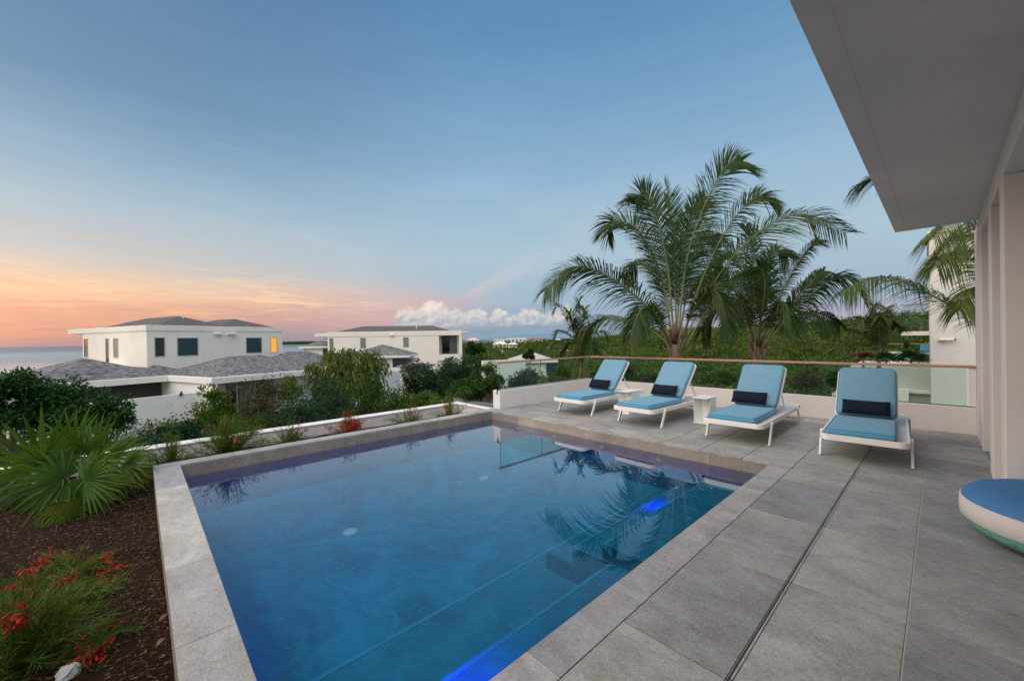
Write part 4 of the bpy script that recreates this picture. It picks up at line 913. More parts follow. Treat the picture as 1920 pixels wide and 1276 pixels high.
# ================================================================== VEGETATION
def crown_pts(cen, rx, ry, rz, nclump, per, csize, flatb=.35, seed=0, taper=.4):
    """leaf positions on clump shells inside an ellipsoid crown"""
    g = np.random.default_rng(seed); cl = g.normal(size=(nclump, 3)); cl /= np.linalg.norm(cl, axis=1, keepdims=True); cl *= (g.random((nclump, 1))**.45)
    cl[:, 2] = np.where(cl[:, 2] < 0, cl[:, 2]*(1-flatb), cl[:, 2]); cl[:, :2] *= (1-taper*np.clip(cl[:, 2:3], 0, 1)); cl = cl*np.array([rx, ry, rz])*.9+np.array(cen)
    rs = csize*(.6+.8*g.random(nclump))
    d = g.normal(size=(nclump, per, 3)); d /= np.linalg.norm(d, axis=2, keepdims=True)
    p = cl[:, None, :]+d*rs[:, None, None]*(.35+.65*g.random((nclump, per, 1))**.5)*np.array([1, 1, .75])
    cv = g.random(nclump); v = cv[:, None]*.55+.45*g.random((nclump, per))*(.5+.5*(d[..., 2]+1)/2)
    return cl, p.reshape(-1, 3), d.reshape(-1, 3), v.reshape(-1), g
def shrub(name, label, cat, px, py, w, h, dist, mat, n=4200, leaf=(.10, .05), clumps=26, seed=1, style='round', base=None, group=None, trunk=True, lean=0):
    c = PD(px, py, dist); rx = w/2/FPX*dist; rz = h/2/FPX*dist; zb = base if base is not None else min(ground(c[0], c[1]), c[2]-rz*.6)
    r_ = thing(name, label, cat, (c[0], c[1], zb), group)
    ry = min(rx, 1.8) if rx > rz else rx
    n_leafy = cat == 'tree'
    cl, p, d, v, g = crown_pts(c, rx, rx*.85, rz, clumps, max(8, n//clumps), min(rx, rz)*(.30 if style == 'droop' else .27 if name == 'tree' or n_leafy else .36), seed=seed)
    n_ = len(p)
    if style == 'droop':
        D = d*.45+g.normal(size=(n_, 3))*.15; D[:, 2] = -1.; N = g.normal(size=(n_, 3)); k2 = g.random(n_) < .42
        D[k2] = g.normal(size=(int(k2.sum()), 3)); leaf = (np.where(k2, leaf[0]*.45, leaf[0]), leaf[1]); v = np.where(k2, v*.35, v*.6+.4)
    elif style == 'up': D = d*.6+g.normal(size=(n_, 3))*.3; D[:, 2] = abs(D[:, 2])+.5; N = g.normal(size=(n_, 3))
    else: D = g.normal(size=(n_, 3))*.7+d*.8; D[:, 2] -= .15; N = d+g.normal(size=(n_, 3))*.55; N[:, 2] += .6
    sc_ = .7+.6*g.random(n_)
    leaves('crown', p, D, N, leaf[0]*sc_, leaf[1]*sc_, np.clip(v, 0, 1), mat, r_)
    if trunk:
        m_ = MB(); b = np.array([c[0]+lean, c[1], zb-.2]); top = np.array([c[0], c[1], c[2]-rz*.25]); rt_ = .02+.03*rz
        mid = (b+top)/2+g.normal(size=3)*.12*rz
        m_.tube([b, mid, top], [rt_*1.3, rt_, rt_*.8], 7)
        for q in cl[:10]:
            s_ = mid+(top-mid)*g.random(); m_.tube([s_, (s_+q)/2+g.normal(size=3)*.08, q], [rt_*.6, rt_*.4, rt_*.15], 5)
        build('trunk', m_, M['bark'], r_)
    return r_
gB = 'bushes and small trees below the planter wall'
SH = [
 ('bush', 'dark green leafy tree at the left edge behind the fan palm', 'tree', 18, 762, 150, 156, 11.5, 'dgreen', 3900, (.125, .06), 38, 'round'),
 ('bush', 'dark green tree left of centre of the left villa roof, behind the fan palm', 'tree', 112, 772, 176, 136, 12.5, 'dgreen', 4300, (.125, .06), 40, 'round'),
 ('bush', 'thin dark leafy tree against the white garden wall right of the fan palm', 'tree', 205, 778, 100, 120, 12, 'dgreen', 1700, (.12, .055), 30, 'round'),
 ('bush', 'upright yellow green bush beside the villa glass doors', 'bush', 400, 782, 84, 130, 13, 'lgreen', 2900, (.10, .05), 24, 'up'),
 ('bush', 'low glossy bush with whorled leaves at the foot of the garden wall', 'bush', 345, 814, 136, 40, 11, 'bgreen', 2200, (.15, .055), 26, 'round'),
 ('bush', 'dry brownish twiggy bush in front of the villa glass doors', 'bush', 496, 762, 110, 110, 14, 'dry', 3600, (.09, .03), 24, 'round'),
 ('tree', 'big tree with long drooping yellow green leaves in front of the middle villa', 'tree', 655, 708, 226, 126, 21, 'droop', 5000, (.34, .07), 34, 'droop'),
 ('bush', 'feathery blue green bush left of the coral flowers on the planter wall', 'bush', 596, 778, 210, 128, 13.5, 'bgreen', 9000, (.10, .03), 40, 'round'),
 ('bush', 'dark bushes low in front of the dry twiggy bush', 'bush', 480, 812, 150, 70, 12.5, 'mgreen', 4200, (.09, .035), 24, 'round'),
 ('bush', 'mid green bush right below the big drooping tree', 'bush', 706, 764, 170, 108, 14.5, 'mgreen', 6400, (.09, .04), 30, 'round'),
 ('bush', 'bright green bush against the right half of the planter wall', 'bush', 790, 760, 130, 50, 16, 'lgreen', 3600, (.10, .045), 26, 'round'),
 ('bush', 'dark green bush between the garden wall and the planter', 'bush', 790, 722, 110, 80, 21, 'bgreen', 4200, (.12, .05), 30, 'round'),
 ('tree', 'small thin tree with hanging leaf clusters left of the big drooping tree', 'tree', 548, 728, 64, 60, 18, 'droop', 900, (.22, .045), 12, 'droop'),
 ('bush', 'yellow green bush rising before the big drooping tree', 'bush', 640, 762, 70, 60, 15.5, 'lgreen', 1800, (.10, .045), 16, 'round'),
 ('tree', 'small tree with airy brownish crown left of the rounded dark tree', 'tree', 778, 690, 64, 44, 28, 'dry', 1800, (.13, .05), 16, 'round'),
 ('tree', 'rounded dark green tree before the balcony of the middle villa', 'tree', 858, 700, 130, 78, 23, 'bgreen', 7000, (.12, .05), 42, 'round'),
 ('bush', 'dark bush under the rounded tree beside the parapet end', 'bush', 885, 728, 110, 52, 19, 'dgreen', 4600, (.12, .05), 28, 'round'),
 ('bush', 'small yellow flecked bush left of the parapet end', 'bush', 872, 733, 36, 28, 16.5, 'lgreen', 900, (.07, .035), 10, 'round'),
 ('bush', 'mid green bush hugging the left end of the glass railing', 'bush', 918, 715, 56, 78, 17.5, 'mgreen', 3000, (.10, .04), 20, 'round'),
 ('bush', 'dense bush seen through the first glass panel', 'bush', 985, 722, 90, 60, 17, 'bgreen', 3600, (.11, .045), 24, 'round'),
 ('bush', 'bush seen through the glass left of the corner post', 'bush', 1052, 712, 70, 62, 19, 'mgreen', 3000, (.11, .045), 20, 'round'),
 ('tree', 'round topped tree in front of the pale roofed bungalow', 'tree', 994, 666, 30, 26, 42, 'mgreen', 1500, (.22, .12), 14, 'round'),
 ('bush', 'bush right of the young palm seen through the back glass', 'bush', 1160, 706, 110, 60, 18, 'mgreen', 3600, (.12, .05), 26, 'round'),
 ('bush', 'bush with red brown leaves on the neighbouring planter', 'bush', 1619, 668, 34, 14, 15.4, 'redleaf', 900, (.10, .03), 12, 'up'),
 ('bush', 'thin leafed shrub beside the neighbouring white planter behind the glass', 'bush', 1573, 716, 34, 44, 13.0, 'mgreen', 900, (.11, .05), 14, 'round'),
 ('bush', 'bare twiggy bush behind the glass between the two right loungers', 'bush', 1512, 712, 70, 60, 15, 'dry', 1300, (.08, .03), 20, 'round'),
 ('bush', 'green bush low behind the glass left of the third lounger', 'bush', 1345, 706, 70, 40, 18, 'lgreen', 2000, (.11, .05), 18, 'round'),
 ('bush', 'dark bush low behind the glass between the two left loungers', 'bush', 1215, 716, 70, 40, 17, 'dgreen', 2200, (.11, .05), 18, 'round'),
 ('tree', 'distant dark tree right beside the middle villa balcony', 'tree', 890, 655, 44, 30, 75, 'dgreen', 1800, (.4, .22), 18, 'round'),
]
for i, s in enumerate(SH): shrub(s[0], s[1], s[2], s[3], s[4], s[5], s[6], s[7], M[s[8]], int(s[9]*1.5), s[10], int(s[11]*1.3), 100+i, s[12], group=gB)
# undergrowth below the wall
def cover(name, npx, prange, rrange, mat, nb, per, size, leaf, seed, kind='stuff', hz=.6, dens=1.2):
    g = np.random.default_rng(seed); px = g.uniform(*prange, nb); r = rrange[0]*(rrange[1]/rrange[0])**(g.random(nb)**dens)
    th = YAWC-np.arctan((px-960)/FPX); x = r*np.cos(th); y = r*np.sin(th); z = np.array([ground(a, b) for a, b in zip(x, y)])
    kp = ~(((px > 912) & (px < 984) & (r > 135) & (r < 262)) | ((px > 1044) & (px < 1074) & (r > 70) & (r < 156)) | ((px > 985) & (px < 1035) & (r > 130) & (r < 200))); x, y, z, r = x[kp], y[kp], z[kp], r[kp]; nb = int(kp.sum())
    rs = size*(.6+.75*g.random(nb)**1.6)*(1+r/1100.); hh = .55+.5*g.random(nb)
    d = g.normal(size=(nb, per, 3)); d[..., 2] = abs(d[..., 2]); d /= np.linalg.norm(d, axis=2, keepdims=True)
    p = np.stack([x, y, z], 1)[:, None, :]+d*rs[:, None, None]*(.75+.32*g.random((nb, per, 1)))*np.stack([np.ones(nb), np.ones(nb), hh*1.25], 1)[:, None, :]
    p[..., 2] += hz*rs[:, None]*.3
    cv = g.random(nb)**1.3; v = np.clip(cv[:, None]*.9+.16*g.random((nb, per))-.03, 0, 1)
    n_ = nb*per; D = g.normal(size=(n_, 3)); N = d.reshape(-1, 3)+g.normal(size=(n_, 3))*.45
    ls = leaf*(.6+.8*g.random(n_))*np.repeat(.5+r/210., per)
    return tag(leaves(name, p.reshape(-1, 3), D, N, ls, ls*.62, v.reshape(-1), mat), kind=kind)
cover('undergrowth', 0, (-250, 960), (13.5, 32), M['bgreen'], 420, 120, .8, .17, 5)
cover('undergrowth', 0, (900, 2000), (16, 34), M['scrub'], 420, 120, .8, .17, 6)
cover('undergrowth', 0, (-250, 900), (30, 130), M['scrub'], 700, 60, 1.1, .3, 9)
cover('scrub_woodland', 0, (840, 1960), (30, 110), M['scrub'], 2600, 130, 1.35, .34, 7, dens=.8)
cover('scrub_woodland', 0, (780, 1960), (100, 430), M['scrub'], 5600, 72, 2.3, .46, 8, dens=.9)

for mt_, sd_, nb_c, rr_c, sz_c in (('dgreen', 31, 150, (40, 150), 2.3), ('lgreen', 32, 90, (40, 170), 1.9), ('mgreen', 33, 220, (60, 260), 2.6), ('dgreen', 34, 160, (120, 330), 3.0)):
    cover('woodland_crowns', 0, (840, 1960), rr_c, M[mt_], nb_c, 210, sz_c, .36, sd_, dens=.8)
# ---- palms
def catmull(P_, n):
    P_ = [np.array(p, float) for p in P_]; P_ = [2*P_[0]-P_[1]]+P_+[2*P_[-1]-P_[-2]]; out = []; k = len(P_)-3
    for i in range(n+1):
        s = i/n*k; j = min(int(s), k-1); u = s-j; a, b, c, d = P_[j:j+4]
        out.append(.5*((2*b)+(-a+c)*u+(2*a-5*b+4*c-d)*u*u+(-a+3*b-3*c+d)*u**3))
    return out
def frond(root, ctrl, L=.75, nl=62, droop=.55, mat=None, rmat=None, seed=0, rr=.022, bare=.16, w=.034, vb=.5, name='frond', wind=(0, 0, 0), hang=0., spread=.8, roll=None):
    g = random.Random(seed); pts = catmull(ctrl, 60); mbl = MB(); m2 = MB(); up = np.array([0, 0, 1.])
    m2.tube([tuple(p) for p in pts[::3]], [rr*(1-.85*i/20) for i in range(21)], 5)
    ref = None; ref2 = None; wind = np.array(wind)
    for k_ in range(nl):
        tt = bare+(1-bare)*k_/(nl-1); ii = min(int(tt*60), 59); fr_ = tt*60-ii; p = pts[ii]*(1-fr_)+pts[ii+1]*fr_; T = pts[ii+1]-pts[ii]; T /= np.linalg.norm(T)
        S = np.cross(T, up); ln = np.linalg.norm(S)
        if ln < .15 and ref is not None: S = ref
        else: S = S/ln
        if ref is not None: S = S*.5+ref*.5*np.sign(S@ref or 1); S /= np.linalg.norm(S)
        ref = S
        if roll is not None:
            S2 = np.cross(T, fw); S2 /= max(np.linalg.norm(S2), 1e-3); S2 = S2*(1 if S2@S >= 0 else -1); S = S*(1-roll)+S2*roll; S = S-T*(S@T); S /= np.linalg.norm(S)
            if ref2 is not None and S@ref2 < 0: S = -S
            ref2 = S
        N_ = np.cross(S, T)
        if N_[2] < 0: N_ = -N_
        prof = (.30+.70*math.sin(math.pi*min(1, (tt-bare)/(1-bare)*.80+.16))**.8)
        for sd_ in (-1, 1):
            if g.random() < .03: continue
            l = L*1.27*prof*g.uniform(.86, 1.1); fw_ = .62+.5*tt
            d = T*fw_*g.uniform(.85, 1.15)+S*sd_*spread*1.05*g.uniform(.85, 1.15)+N_*(.28-hang)*g.uniform(.5, 1.4)+wind; d /= np.linalg.norm(d)
            dr_ = droop*g.uniform(.7, 1.35); q = [p+d*l*u_+np.array([0, 0, -1])*l*dr_*u_*u_+wind*l*.4*u_*u_ for u_ in (0, .3, .62, 1.)]
            if g.random() < .07: q[3] = q[2]+np.array([g.uniform(-.05, .05), g.uniform(-.05, .05), -1])*l*.34     # broken tip
            side = np.cross(d, N_+S*sd_*.35); side /= np.linalg.norm(side); ww = w*g.uniform(.7, 1.15)
            vs = [q[0]-side*ww*.35, q[0]+side*ww*.35, q[1]+side*ww*.5, q[1]-side*ww*.5, q[2]+side*ww*.42, q[2]-side*ww*.42, q[3]]
            mbl.add(vs, [(0, 1, 2, 3), (3, 2, 4, 5), (5, 4, 6)], min(1, max(0, vb+g.uniform(-.35, .35))))
    f_ = build(name, m2, rmat or M['rachis'], root, True); build('leaflets', mbl, mat or M['coco'], f_)
    return f_
def F(*c): return [PD(x, y, d) for x, y, d in c]
def palmtrunk(root, px, ytop, dist, zb, r0, r1, lean=0):
    top = PD(px, ytop, dist); b = np.array([top[0]+lean, top[1], zb]); m_ = MB(); n = 14; pts = []; rs = []
    for i in range(n+1):
        u_ = i/n; pts.append(b+(top-b)*u_+np.array([0.03*math.sin(u_*7), .03*math.cos(u_*5), 0])); rs.append(r0+(r1-r0)*u_+(.018 if i % 2 else 0))
    m_.tube([tuple(p) for p in pts], rs, 12); build('trunk', m_, M['ptrunk'], root, True)
    # old leaf bases and fibre
    g = random.Random(int(px)); m_ = MB()
    for i in range(20):
        a_ = g.uniform(0, 6.28); hh = g.uniform(-.55, .15); q = top+np.array([math.cos(a_)*r1*.6, math.sin(a_)*r1*.6, hh]); o_ = np.array([math.cos(a_), math.sin(a_), 0])
        m_.tube([tuple(q), tuple(q+o_*.07+[0, 0, .28]), tuple(q+o_*g.uniform(.1, .26)+[0, 0, .55])], [.06, .045, .02], 5)
    build('leaf_bases', m_, M['ptrunk'], root, True)
d1 = 11.6
p1 = thing('coconut_palm', 'tall coconut palm behind the railing, left of the two with big wind blown fronds', 'palm tree', (*PD(1266, 690, d1)[:2], -2.4), 'coconut palms behind the railing')
palmtrunk(p1, 1266, 646, d1, -2.4, .23, .145)
W1_ = tuple(rgt*.10)
FR1 = [([(1272, 640, d1), (1282, 520, 11.5), (1300, 440, 11.3), (1330, 365, 11.2), (1362, 312, 11.2), (1392, 302, 11.3)], .98, .34, .5, 'coco'),
 ([(1264, 640, d1), (1254, 520, 11.4), (1242, 450, 11.2), (1226, 395, 11.0), (1206, 366, 10.9), (1192, 372, 10.8)], .78, .30, .35, 'coco'),
 ([(1268, 640, d1), (1266, 520, 11.9), (1264, 430, 12.), (1254, 370, 12.), (1246, 340, 12.)], .5, .12, .75, 'coco'),
 ([(1262, 640, d1), (1245, 540, 11.9), (1222, 470, 12.1), (1190, 425, 12.4), (1152, 414, 12.6), (1140, 428, 12.7)], .86, .40, .4, 'coco'),
 ([(1258, 645, d1), (1232, 595, 11.2), (1180, 545, 10.9), (1120, 508, 10.6), (1065, 502, 10.4), (1022, 545, 10.3)], .80, .62, .5, 'coco'),
 ([(1258, 650, d1), (1225, 622, 11.9), (1180, 602, 12.2), (1130, 596, 12.5), (1098, 622, 12.6), (1084, 668, 12.7)], .62, .75, .7, 'coco'),
 ([(1278, 640, d1), (1306, 550, 11.5), (1340, 470, 11.4), (1380, 405, 11.3), (1420, 368, 11.3), (1450, 378, 11.3)], .72, .40, .45, 'coco'),
 ([(1282, 645, d1), (1320, 560, 11.9), (1375, 480, 12.0), (1440, 424, 12.1), (1510, 402, 12.2), (1588, 436, 12.3)], .92, .42, .45, 'coco'),
 ([(1284, 650, d1), (1330, 575, 12.4), (1370, 530, 13.), (1410, 520, 13.6), (1440, 560, 14)], .8, .8, .3, 'coco'),
 ([(1262, 640, d1), (1246, 560, 12.6), (1226, 510, 13.3), (1196, 490, 14), (1170, 520, 14.5)], .8, .7, .3, 'coco'),
 ([(1272, 640, d1), (1290, 540, 12.8), (1310, 470, 13.6), (1328, 440, 14.2), (1350, 450, 14.6)], .85, .6, .35, 'coco'),
 ([(1275, 645, d1), (1300, 580, 10.8), (1330, 545, 10.2), (1352, 560, 9.9), (1366, 620, 9.8)], .52, .7, .4, 'coco'),
 ([(1256, 650, d1), (1236, 600, 10.9), (1215, 575, 10.4), (1195, 590, 10.1), (1180, 640, 10.0)], .52, .7, .45, 'coco'),
 ([(1268, 640, d1), (1274, 540, 12.4), (1282, 460, 12.8), (1300, 400, 13.), (1320, 370, 13.2)], .9, .35, .3, 'coco')]
for i, (c, L_, dr_, vb, mt) in enumerate(FR1): frond(p1, F(*c), L_, 128, dr_, M[mt], M['rachis'], 10+i, .03, vb=vb, wind=W1_, w=.029, roll=(.85, .75, .3, .7, .45, .4, .7, .55, .5, .5, .6, .5, .5, .8)[i])
d2 = 12.6
p2 = thing('coconut_palm', 'shorter coconut palm right of the tall one, behind the third lounger', 'palm tree', (*PD(1420, 690, d2)[:2], -2.4), 'coconut palms behind the railing')
palmtrunk(p2, 1420, 655, d2, -2.4, .2, .13)
FR2 = [([(1424, 650, d2), (1450, 580, 12.4), (1482, 515, 12.2), (1512, 470, 12.1), (1534, 450, 12.1)], .5, .5, .4),
 ([(1428, 655, d2), (1460, 600, 12.8), (1495, 558, 12.9), (1525, 525, 13.), (1545, 508, 13.1)], .62, .5, .15),
 ([(1430, 655, d2), (1480, 590, 12.2), (1530, 545, 12.0), (1575, 518, 11.9), (1612, 530, 11.8)], .75, .85, .4),
 ([(1418, 650, d2), (1414, 570, 12.7), (1412, 500, 12.8), (1408, 450, 12.8), (1398, 425, 12.9)], .6, .3, .4),
 ([(1414, 650, d2), (1396, 580, 12.3), (1370, 530, 12.2), (1340, 510, 12.1), (1310, 540, 12.)], .75, .8, .4),
 ([(1412, 650, d2), (1390, 600, 12.9), (1360, 575, 13.), (1335, 580, 13.2), (1316, 620, 13.3)], .7, .9, .3),
 ([(1420, 650, d2), (1430, 560, 13.), (1440, 500, 13.3), (1455, 470, 13.5), (1476, 480, 13.6)], .75, .6, .3),
 ([(1418, 650, d2), (1405, 560, 13.2), (1388, 500, 13.5), (1365, 478, 13.8), (1340, 500, 14.)], .8, .7, .25),
 ([(1424, 650, d2), (1445, 600, 11.9), (1462, 570, 11.5), (1476, 575, 11.2), (1486, 620, 11.1)], .48, .7, .5),
 ([(1416, 650, d2), (1402, 590, 11.8), (1385, 560, 11.3), (1372, 575, 11.1), (1362, 625, 11.)], .48, .7, .35),
 ([(1422, 650, d2), (1428, 590, 11.6), (1434, 540, 11.1), (1430, 510, 10.9), (1420, 500, 10.8)], .6, .4, .4),
 ([(1428, 655, d2), (1470, 610, 13.2), (1510, 590, 13.6), (1545, 590, 13.8), (1575, 610, 13.9)], .6, .9, .4)]
for i, (c, L_, dr_, vb) in enumerate(FR2): frond(p2, F(*c), L_*1.05, 112, dr_, M['coco'], M['rachis'], 40+i, .026, vb=vb, wind=W1_, w=.029, roll=.65)
d3 = 11.5
p3 = thing('coconut_palm', 'coconut palm mostly hidden by the right pillars, its long fronds reaching in from the right', 'palm tree', (*PD(1905, 690, d3)[:2], -2.4), 'coconut palms behind the railing')
palmtrunk(p3, 1905, 640, d3, -2.4, .26, .2)
FR3 = [([(1900, 645, d3), (1835, 602, 11.2), (1760, 560, 10.9), (1690, 527, 10.7), (1630, 520, 10.5), (1578, 548, 10.4)], .80, 1.0, .35, 'coco2', 'rachis'),
 ([(1900, 640, d3), (1890, 510, 10.9), (1866, 436, 10.3), (1832, 408, 9.9), (1796, 412, 9.6), (1752, 448, 9.4)], 1.0, .95, .6, 'coco2', 'rachisy'),
 ([(1900, 640, d3), (1860, 480, 11.6), (1800, 380, 11.9), (1720, 330, 12.2), (1650, 328, 12.5), (1604, 350, 12.6)], .72, .75, .45, 'coco', 'rachis'),
 ([(1900, 640, d3), (1886, 540, 11.6), (1862, 470, 11.9), (1830, 440, 12.2), (1780, 450, 12.4), (1745, 500, 12.5)], .95, .9, .5, 'coco2', 'rachisy'),
 ([(1900, 640, d3), (1870, 560, 11.), (1835, 500, 10.6), (1790, 470, 10.3), (1755, 500, 10.1)], .85, .85, .65, 'coco2', 'rachisy'),
 ([(1900, 642, d3), (1880, 580, 10.9), (1850, 545, 10.4), (1822, 540, 10.2), (1800, 580, 10.)], .7, .95, .6, 'coco2', 'rachis'),
 ([(1900, 640, d3), (1930, 500, 11.5), (1960, 400, 11.5), (2020, 360, 11.5)], .9, .5, .5, 'coco', 'rachis')]
for i, (c, L_, dr_, vb, mt, rm_) in enumerate(FR3): frond(p3, F(*c), L_, 116, dr_, M[mt], M[rm_], 60+i, .026, vb=vb, w=.027, roll=(.15, .5, .4, .4, .3, .3, .3)[i])
d4 = 14.5
p4 = thing('young_palm', 'young spiky palm behind the corner of the glass railing', 'palm tree', (*PD(1090, 690, d4)[:2], -2.4))
g = random.Random(4)
m_ = MB()
for dx in (-3, 3): m_.tube([tuple(PD(1092+dx*1.6, 730, d4)), tuple(PD(1092+dx, 690, d4)), tuple(PD(1090+dx*.4, 640, d4))], [.07, .055, .04], 7)
build('trunk', m_, M['youngtrunk'], p4, True)
for i, (tx, ty, dd_, L_, dr_) in enumerate(((1048, 572, 14.2, .42, .6), (1085, 566, 14.6, .40, .25), (1068, 585, 14.9, .42, .3), (1100, 596, 14.4, .4, .5), (1128, 620, 14.6, .4, .8), (1050, 620, 14.2, .42, .5), (1044, 640, 14.5, .4, .6), (1110, 640, 14.0, .4, .9), (1075, 600, 13.9, .4, .4), (1060, 650, 14.8, .4, .8), (1120, 655, 14.5, .4, .9), (1095, 580, 15., .4, .3))):
    mx_, my_ = (1088+tx)/2+g.uniform(-6, 6), min(648, (655+ty)/2-10)
    frond(p4, F((1089, 668, d4), (1088, 650, d4), (mx_, my_, (d4+dd_)/2), (tx, ty, dd_), (tx+(tx-1088)*.18, ty+8, dd_)), L_, 34, dr_, M['coco'], M['rachis'], 90+i, .014, vb=.45, w=.04, spread=.6)
frond(p4, F((1092, 668, d4), (1105, 625, 13.9), (1100, 612, 13.6), (1090, 640, 13.4), (1084, 672, 13.3)), .35, 30, .9, M['cocoyel'], M['rachisy'], 111, .014, vb=.5)
d5 = 17.
p5 = thing('young_palm', 'feathery young palm left of the neighbouring balcony', 'palm tree', (*PD(1648, 690, d5)[:2], -2.4))
build('trunk', MB().tube([tuple(PD(1648, 740, d5)), tuple(PD(1648, 655, d5))], [.09, .06], 8), M['ptrunk'], p5, True)
for i, (tx, ty, dd_) in enumerate(((1640, 574, 17), (1662, 578, 17.4), (1620, 596, 16.6), (1604, 618, 17), (1682, 606, 17.2), (1595, 640, 17.5), (1650, 590, 16.2), (1632, 604, 17.8), (1672, 600, 16.5), (1612, 650, 16.4), (1690, 636, 17))):
    frond(p5, F((1648, 662, d5), ((1648*1.4+tx*.6)/2, (662+ty)/2-4, (d5+dd_)/2), (tx, ty, dd_), (tx+(tx-1648)*.25, ty+9, dd_)), .5, 36, .5, M['coco'], M['rachis'], 130+i, .016, vb=.55, w=.05)
d6 = 9.8 if 0 else 15.
# ---- fan palms
def fanleaf(root, base, hub, axis, nrm, Rl, nb=26, spread=250, mat=None, seed=0, vb=.5, droop=.18, w=.042, name='leaf'):
    g = random.Random(seed); base, hub = np.array(base, float), np.array(hub, float); axis = np.array(axis, float); axis /= np.linalg.norm(axis); nrm = np.array(nrm, float); nrm -= axis*(nrm@axis); nrm /= np.linalg.norm(nrm); sd = np.cross(nrm, axis)
    mbl = MB(); m2 = MB(); mid = (base+hub)/2+np.array([0, 0, .05]); m2.tube([tuple(base), tuple(mid), tuple(hub)], [.011, .009, .007], 5)
    for k_ in range(nb):
        a_ = rad(-spread/2+spread*k_/(nb-1))+g.uniform(-.03, .03); d = axis*math.cos(a_)+sd*math.sin(a_); l = Rl*(1-.28*abs(k_/(nb-1)*2-1)**2)*g.uniform(.9, 1.06)
        lift = .10*math.cos(a_*1.0); cr = np.cross(d, nrm); dn = np.array([0, 0, -1.])
        q = [hub+d*l*u_+nrm*(lift*l*u_*(1-u_))+dn*droop*l*u_**2.4*g.uniform(.7, 1.3) for u_ in (0, .30, .58, .82, 1.)]
        wv = [.006, w*Rl*1.1, w*Rl*1.0, w*Rl*.5, 0]; vs = []
        for u_i, (qq, ww) in enumerate(zip(q, wv)):
            vs += [qq-cr*ww, qq-nrm*ww*.5, qq+cr*ww]
        fs = []
        for j in range(4): b0 = j*3; fs += [(b0, b0+1, b0+4, b0+3), (b0+1, b0+2, b0+5, b0+4)]
        mbl.add(vs, fs, min(1, max(0, vb+g.uniform(-.25, .25))))
    f_ = build(name, m2, M['petiole'], root, True); build('blades', mbl, mat or M['fan'], f_)
fp = thing('fan_palm', 'large green fan palm in the mulch bed at the left', 'palm', (-6.35, -.62, -.28))
g = random.Random(21); b0 = np.array([-6.45, -.60, -.25])
build('stem', MB().tube([(-6.45, -.60, -.34), (-6.45, -.60, -.22), (-6.46, -.59, -.12)], [.07, .055, .03], 10), M['ptrunk'], fp, True)
dF = 5.05
spec = []
def toward(p): v = O0-np.array(p); return v/np.linalg.norm(v)
for i, (hx, hy, dd_, rl, ax, az_, dr_, vb, mt) in enumerate((
  (78, 868, 4.75, .66, 0, 1, .05, .65, 'fan'), (176, 862, 4.95, .62, .9, .6, .08, .7, 'fan'), (140, 832, 5.35, .50, .1, 1, .08, .75, 'fan'), (205, 858, 5.2, .50, 1, .35, .12, .6, 'fan'),
  (118, 905, 4.6, .44, -.3, -.5, .5, .45, 'fan'), (60, 905, 4.7, .46, -1, .1, .25, .4, 'fan'), (168, 905, 4.6, .46, .7, -.35, .5, .5, 'fan'), (215, 890, 4.9, .42, 1, -.15, .5, .45, 'fan'),
  (30, 900, 5.0, .45, -.8, .4, .2, .4, 'fan'), (95, 925, 4.65, .40, -.2, -1, .7, .3, 'fan'), (45, 930, 4.75, .36, -.7, -.8, .7, .5, 'fandry'), (150, 930, 4.8, .36, .4, -1, .8, .4, 'fan'),
  (185, 920, 5.1, .38, .8, -.7, .7, .35, 'fan'), (110, 860, 5.5, .50, -.5, .9, .1, .5, 'fan'), (225, 880, 5.4, .46, .9, .1, .3, .6, 'fan'), (160, 850, 5.0, .42, .5, .9, .05, .8, 'fan'),
  (250, 895, 5.2, .30, 1, -.3, .4, .6, 'fandry'), (120, 930, 5.3, .4, .1, -1, .8, .2, 'fan'), (20, 925, 4.9, .38, -1, -.5, .6, .3, 'fan'), (75, 950, 5., .3, -.3, -1, .8, .2, 'fandry'),
  (118, 898, 4.3, .46, -.35, .5, .25, .55, 'fan'), (158, 900, 4.3, .46, .6, .35, .25, .6, 'fan'), (128, 940, 4.2, .34, .1, -1, .5, .4, 'fan'), (112, 935, 4.45, .36, 0, -1, .6, .35, 'fan'), (150, 925, 4.5, .38, .5, -.8, .6, .5, 'fan'), (80, 930, 4.5, .38, -.5, -.8, .6, .45, 'fan'), (190, 935, 4.7, .33, .8, -.8, .7, .4, 'fan'), (130, 900, 4.35, .40, .15, -.4, .6, .6, 'fan'), (40, 955, 4.6, .3, -.6, -1, .7, .6, 'fandry'), (235, 870, 5.0, .42, 1, .3, .3, .7, 'fan'), (105, 960, 4.9, .28, 0, -1, .7, .7, 'fandry'))):
    hub = PD(hx, hy, dd_); A_ = rgt*ax+np.array([0, 0, 1.])*az_+fw*g.uniform(-.35, .25); nr = toward(hub)+np.array([0, 0, .55])+rgt*g.uniform(-.3, .3)
    fanleaf(fp, b0+np.array([g.uniform(-.05, .05), g.uniform(-.05, .05), .10]), hub, A_, nr, rl*1.13, 19, 235 if az_ > .5 else 200, M[mt], 200+i, vb-.2, dr_*1.1, .031)
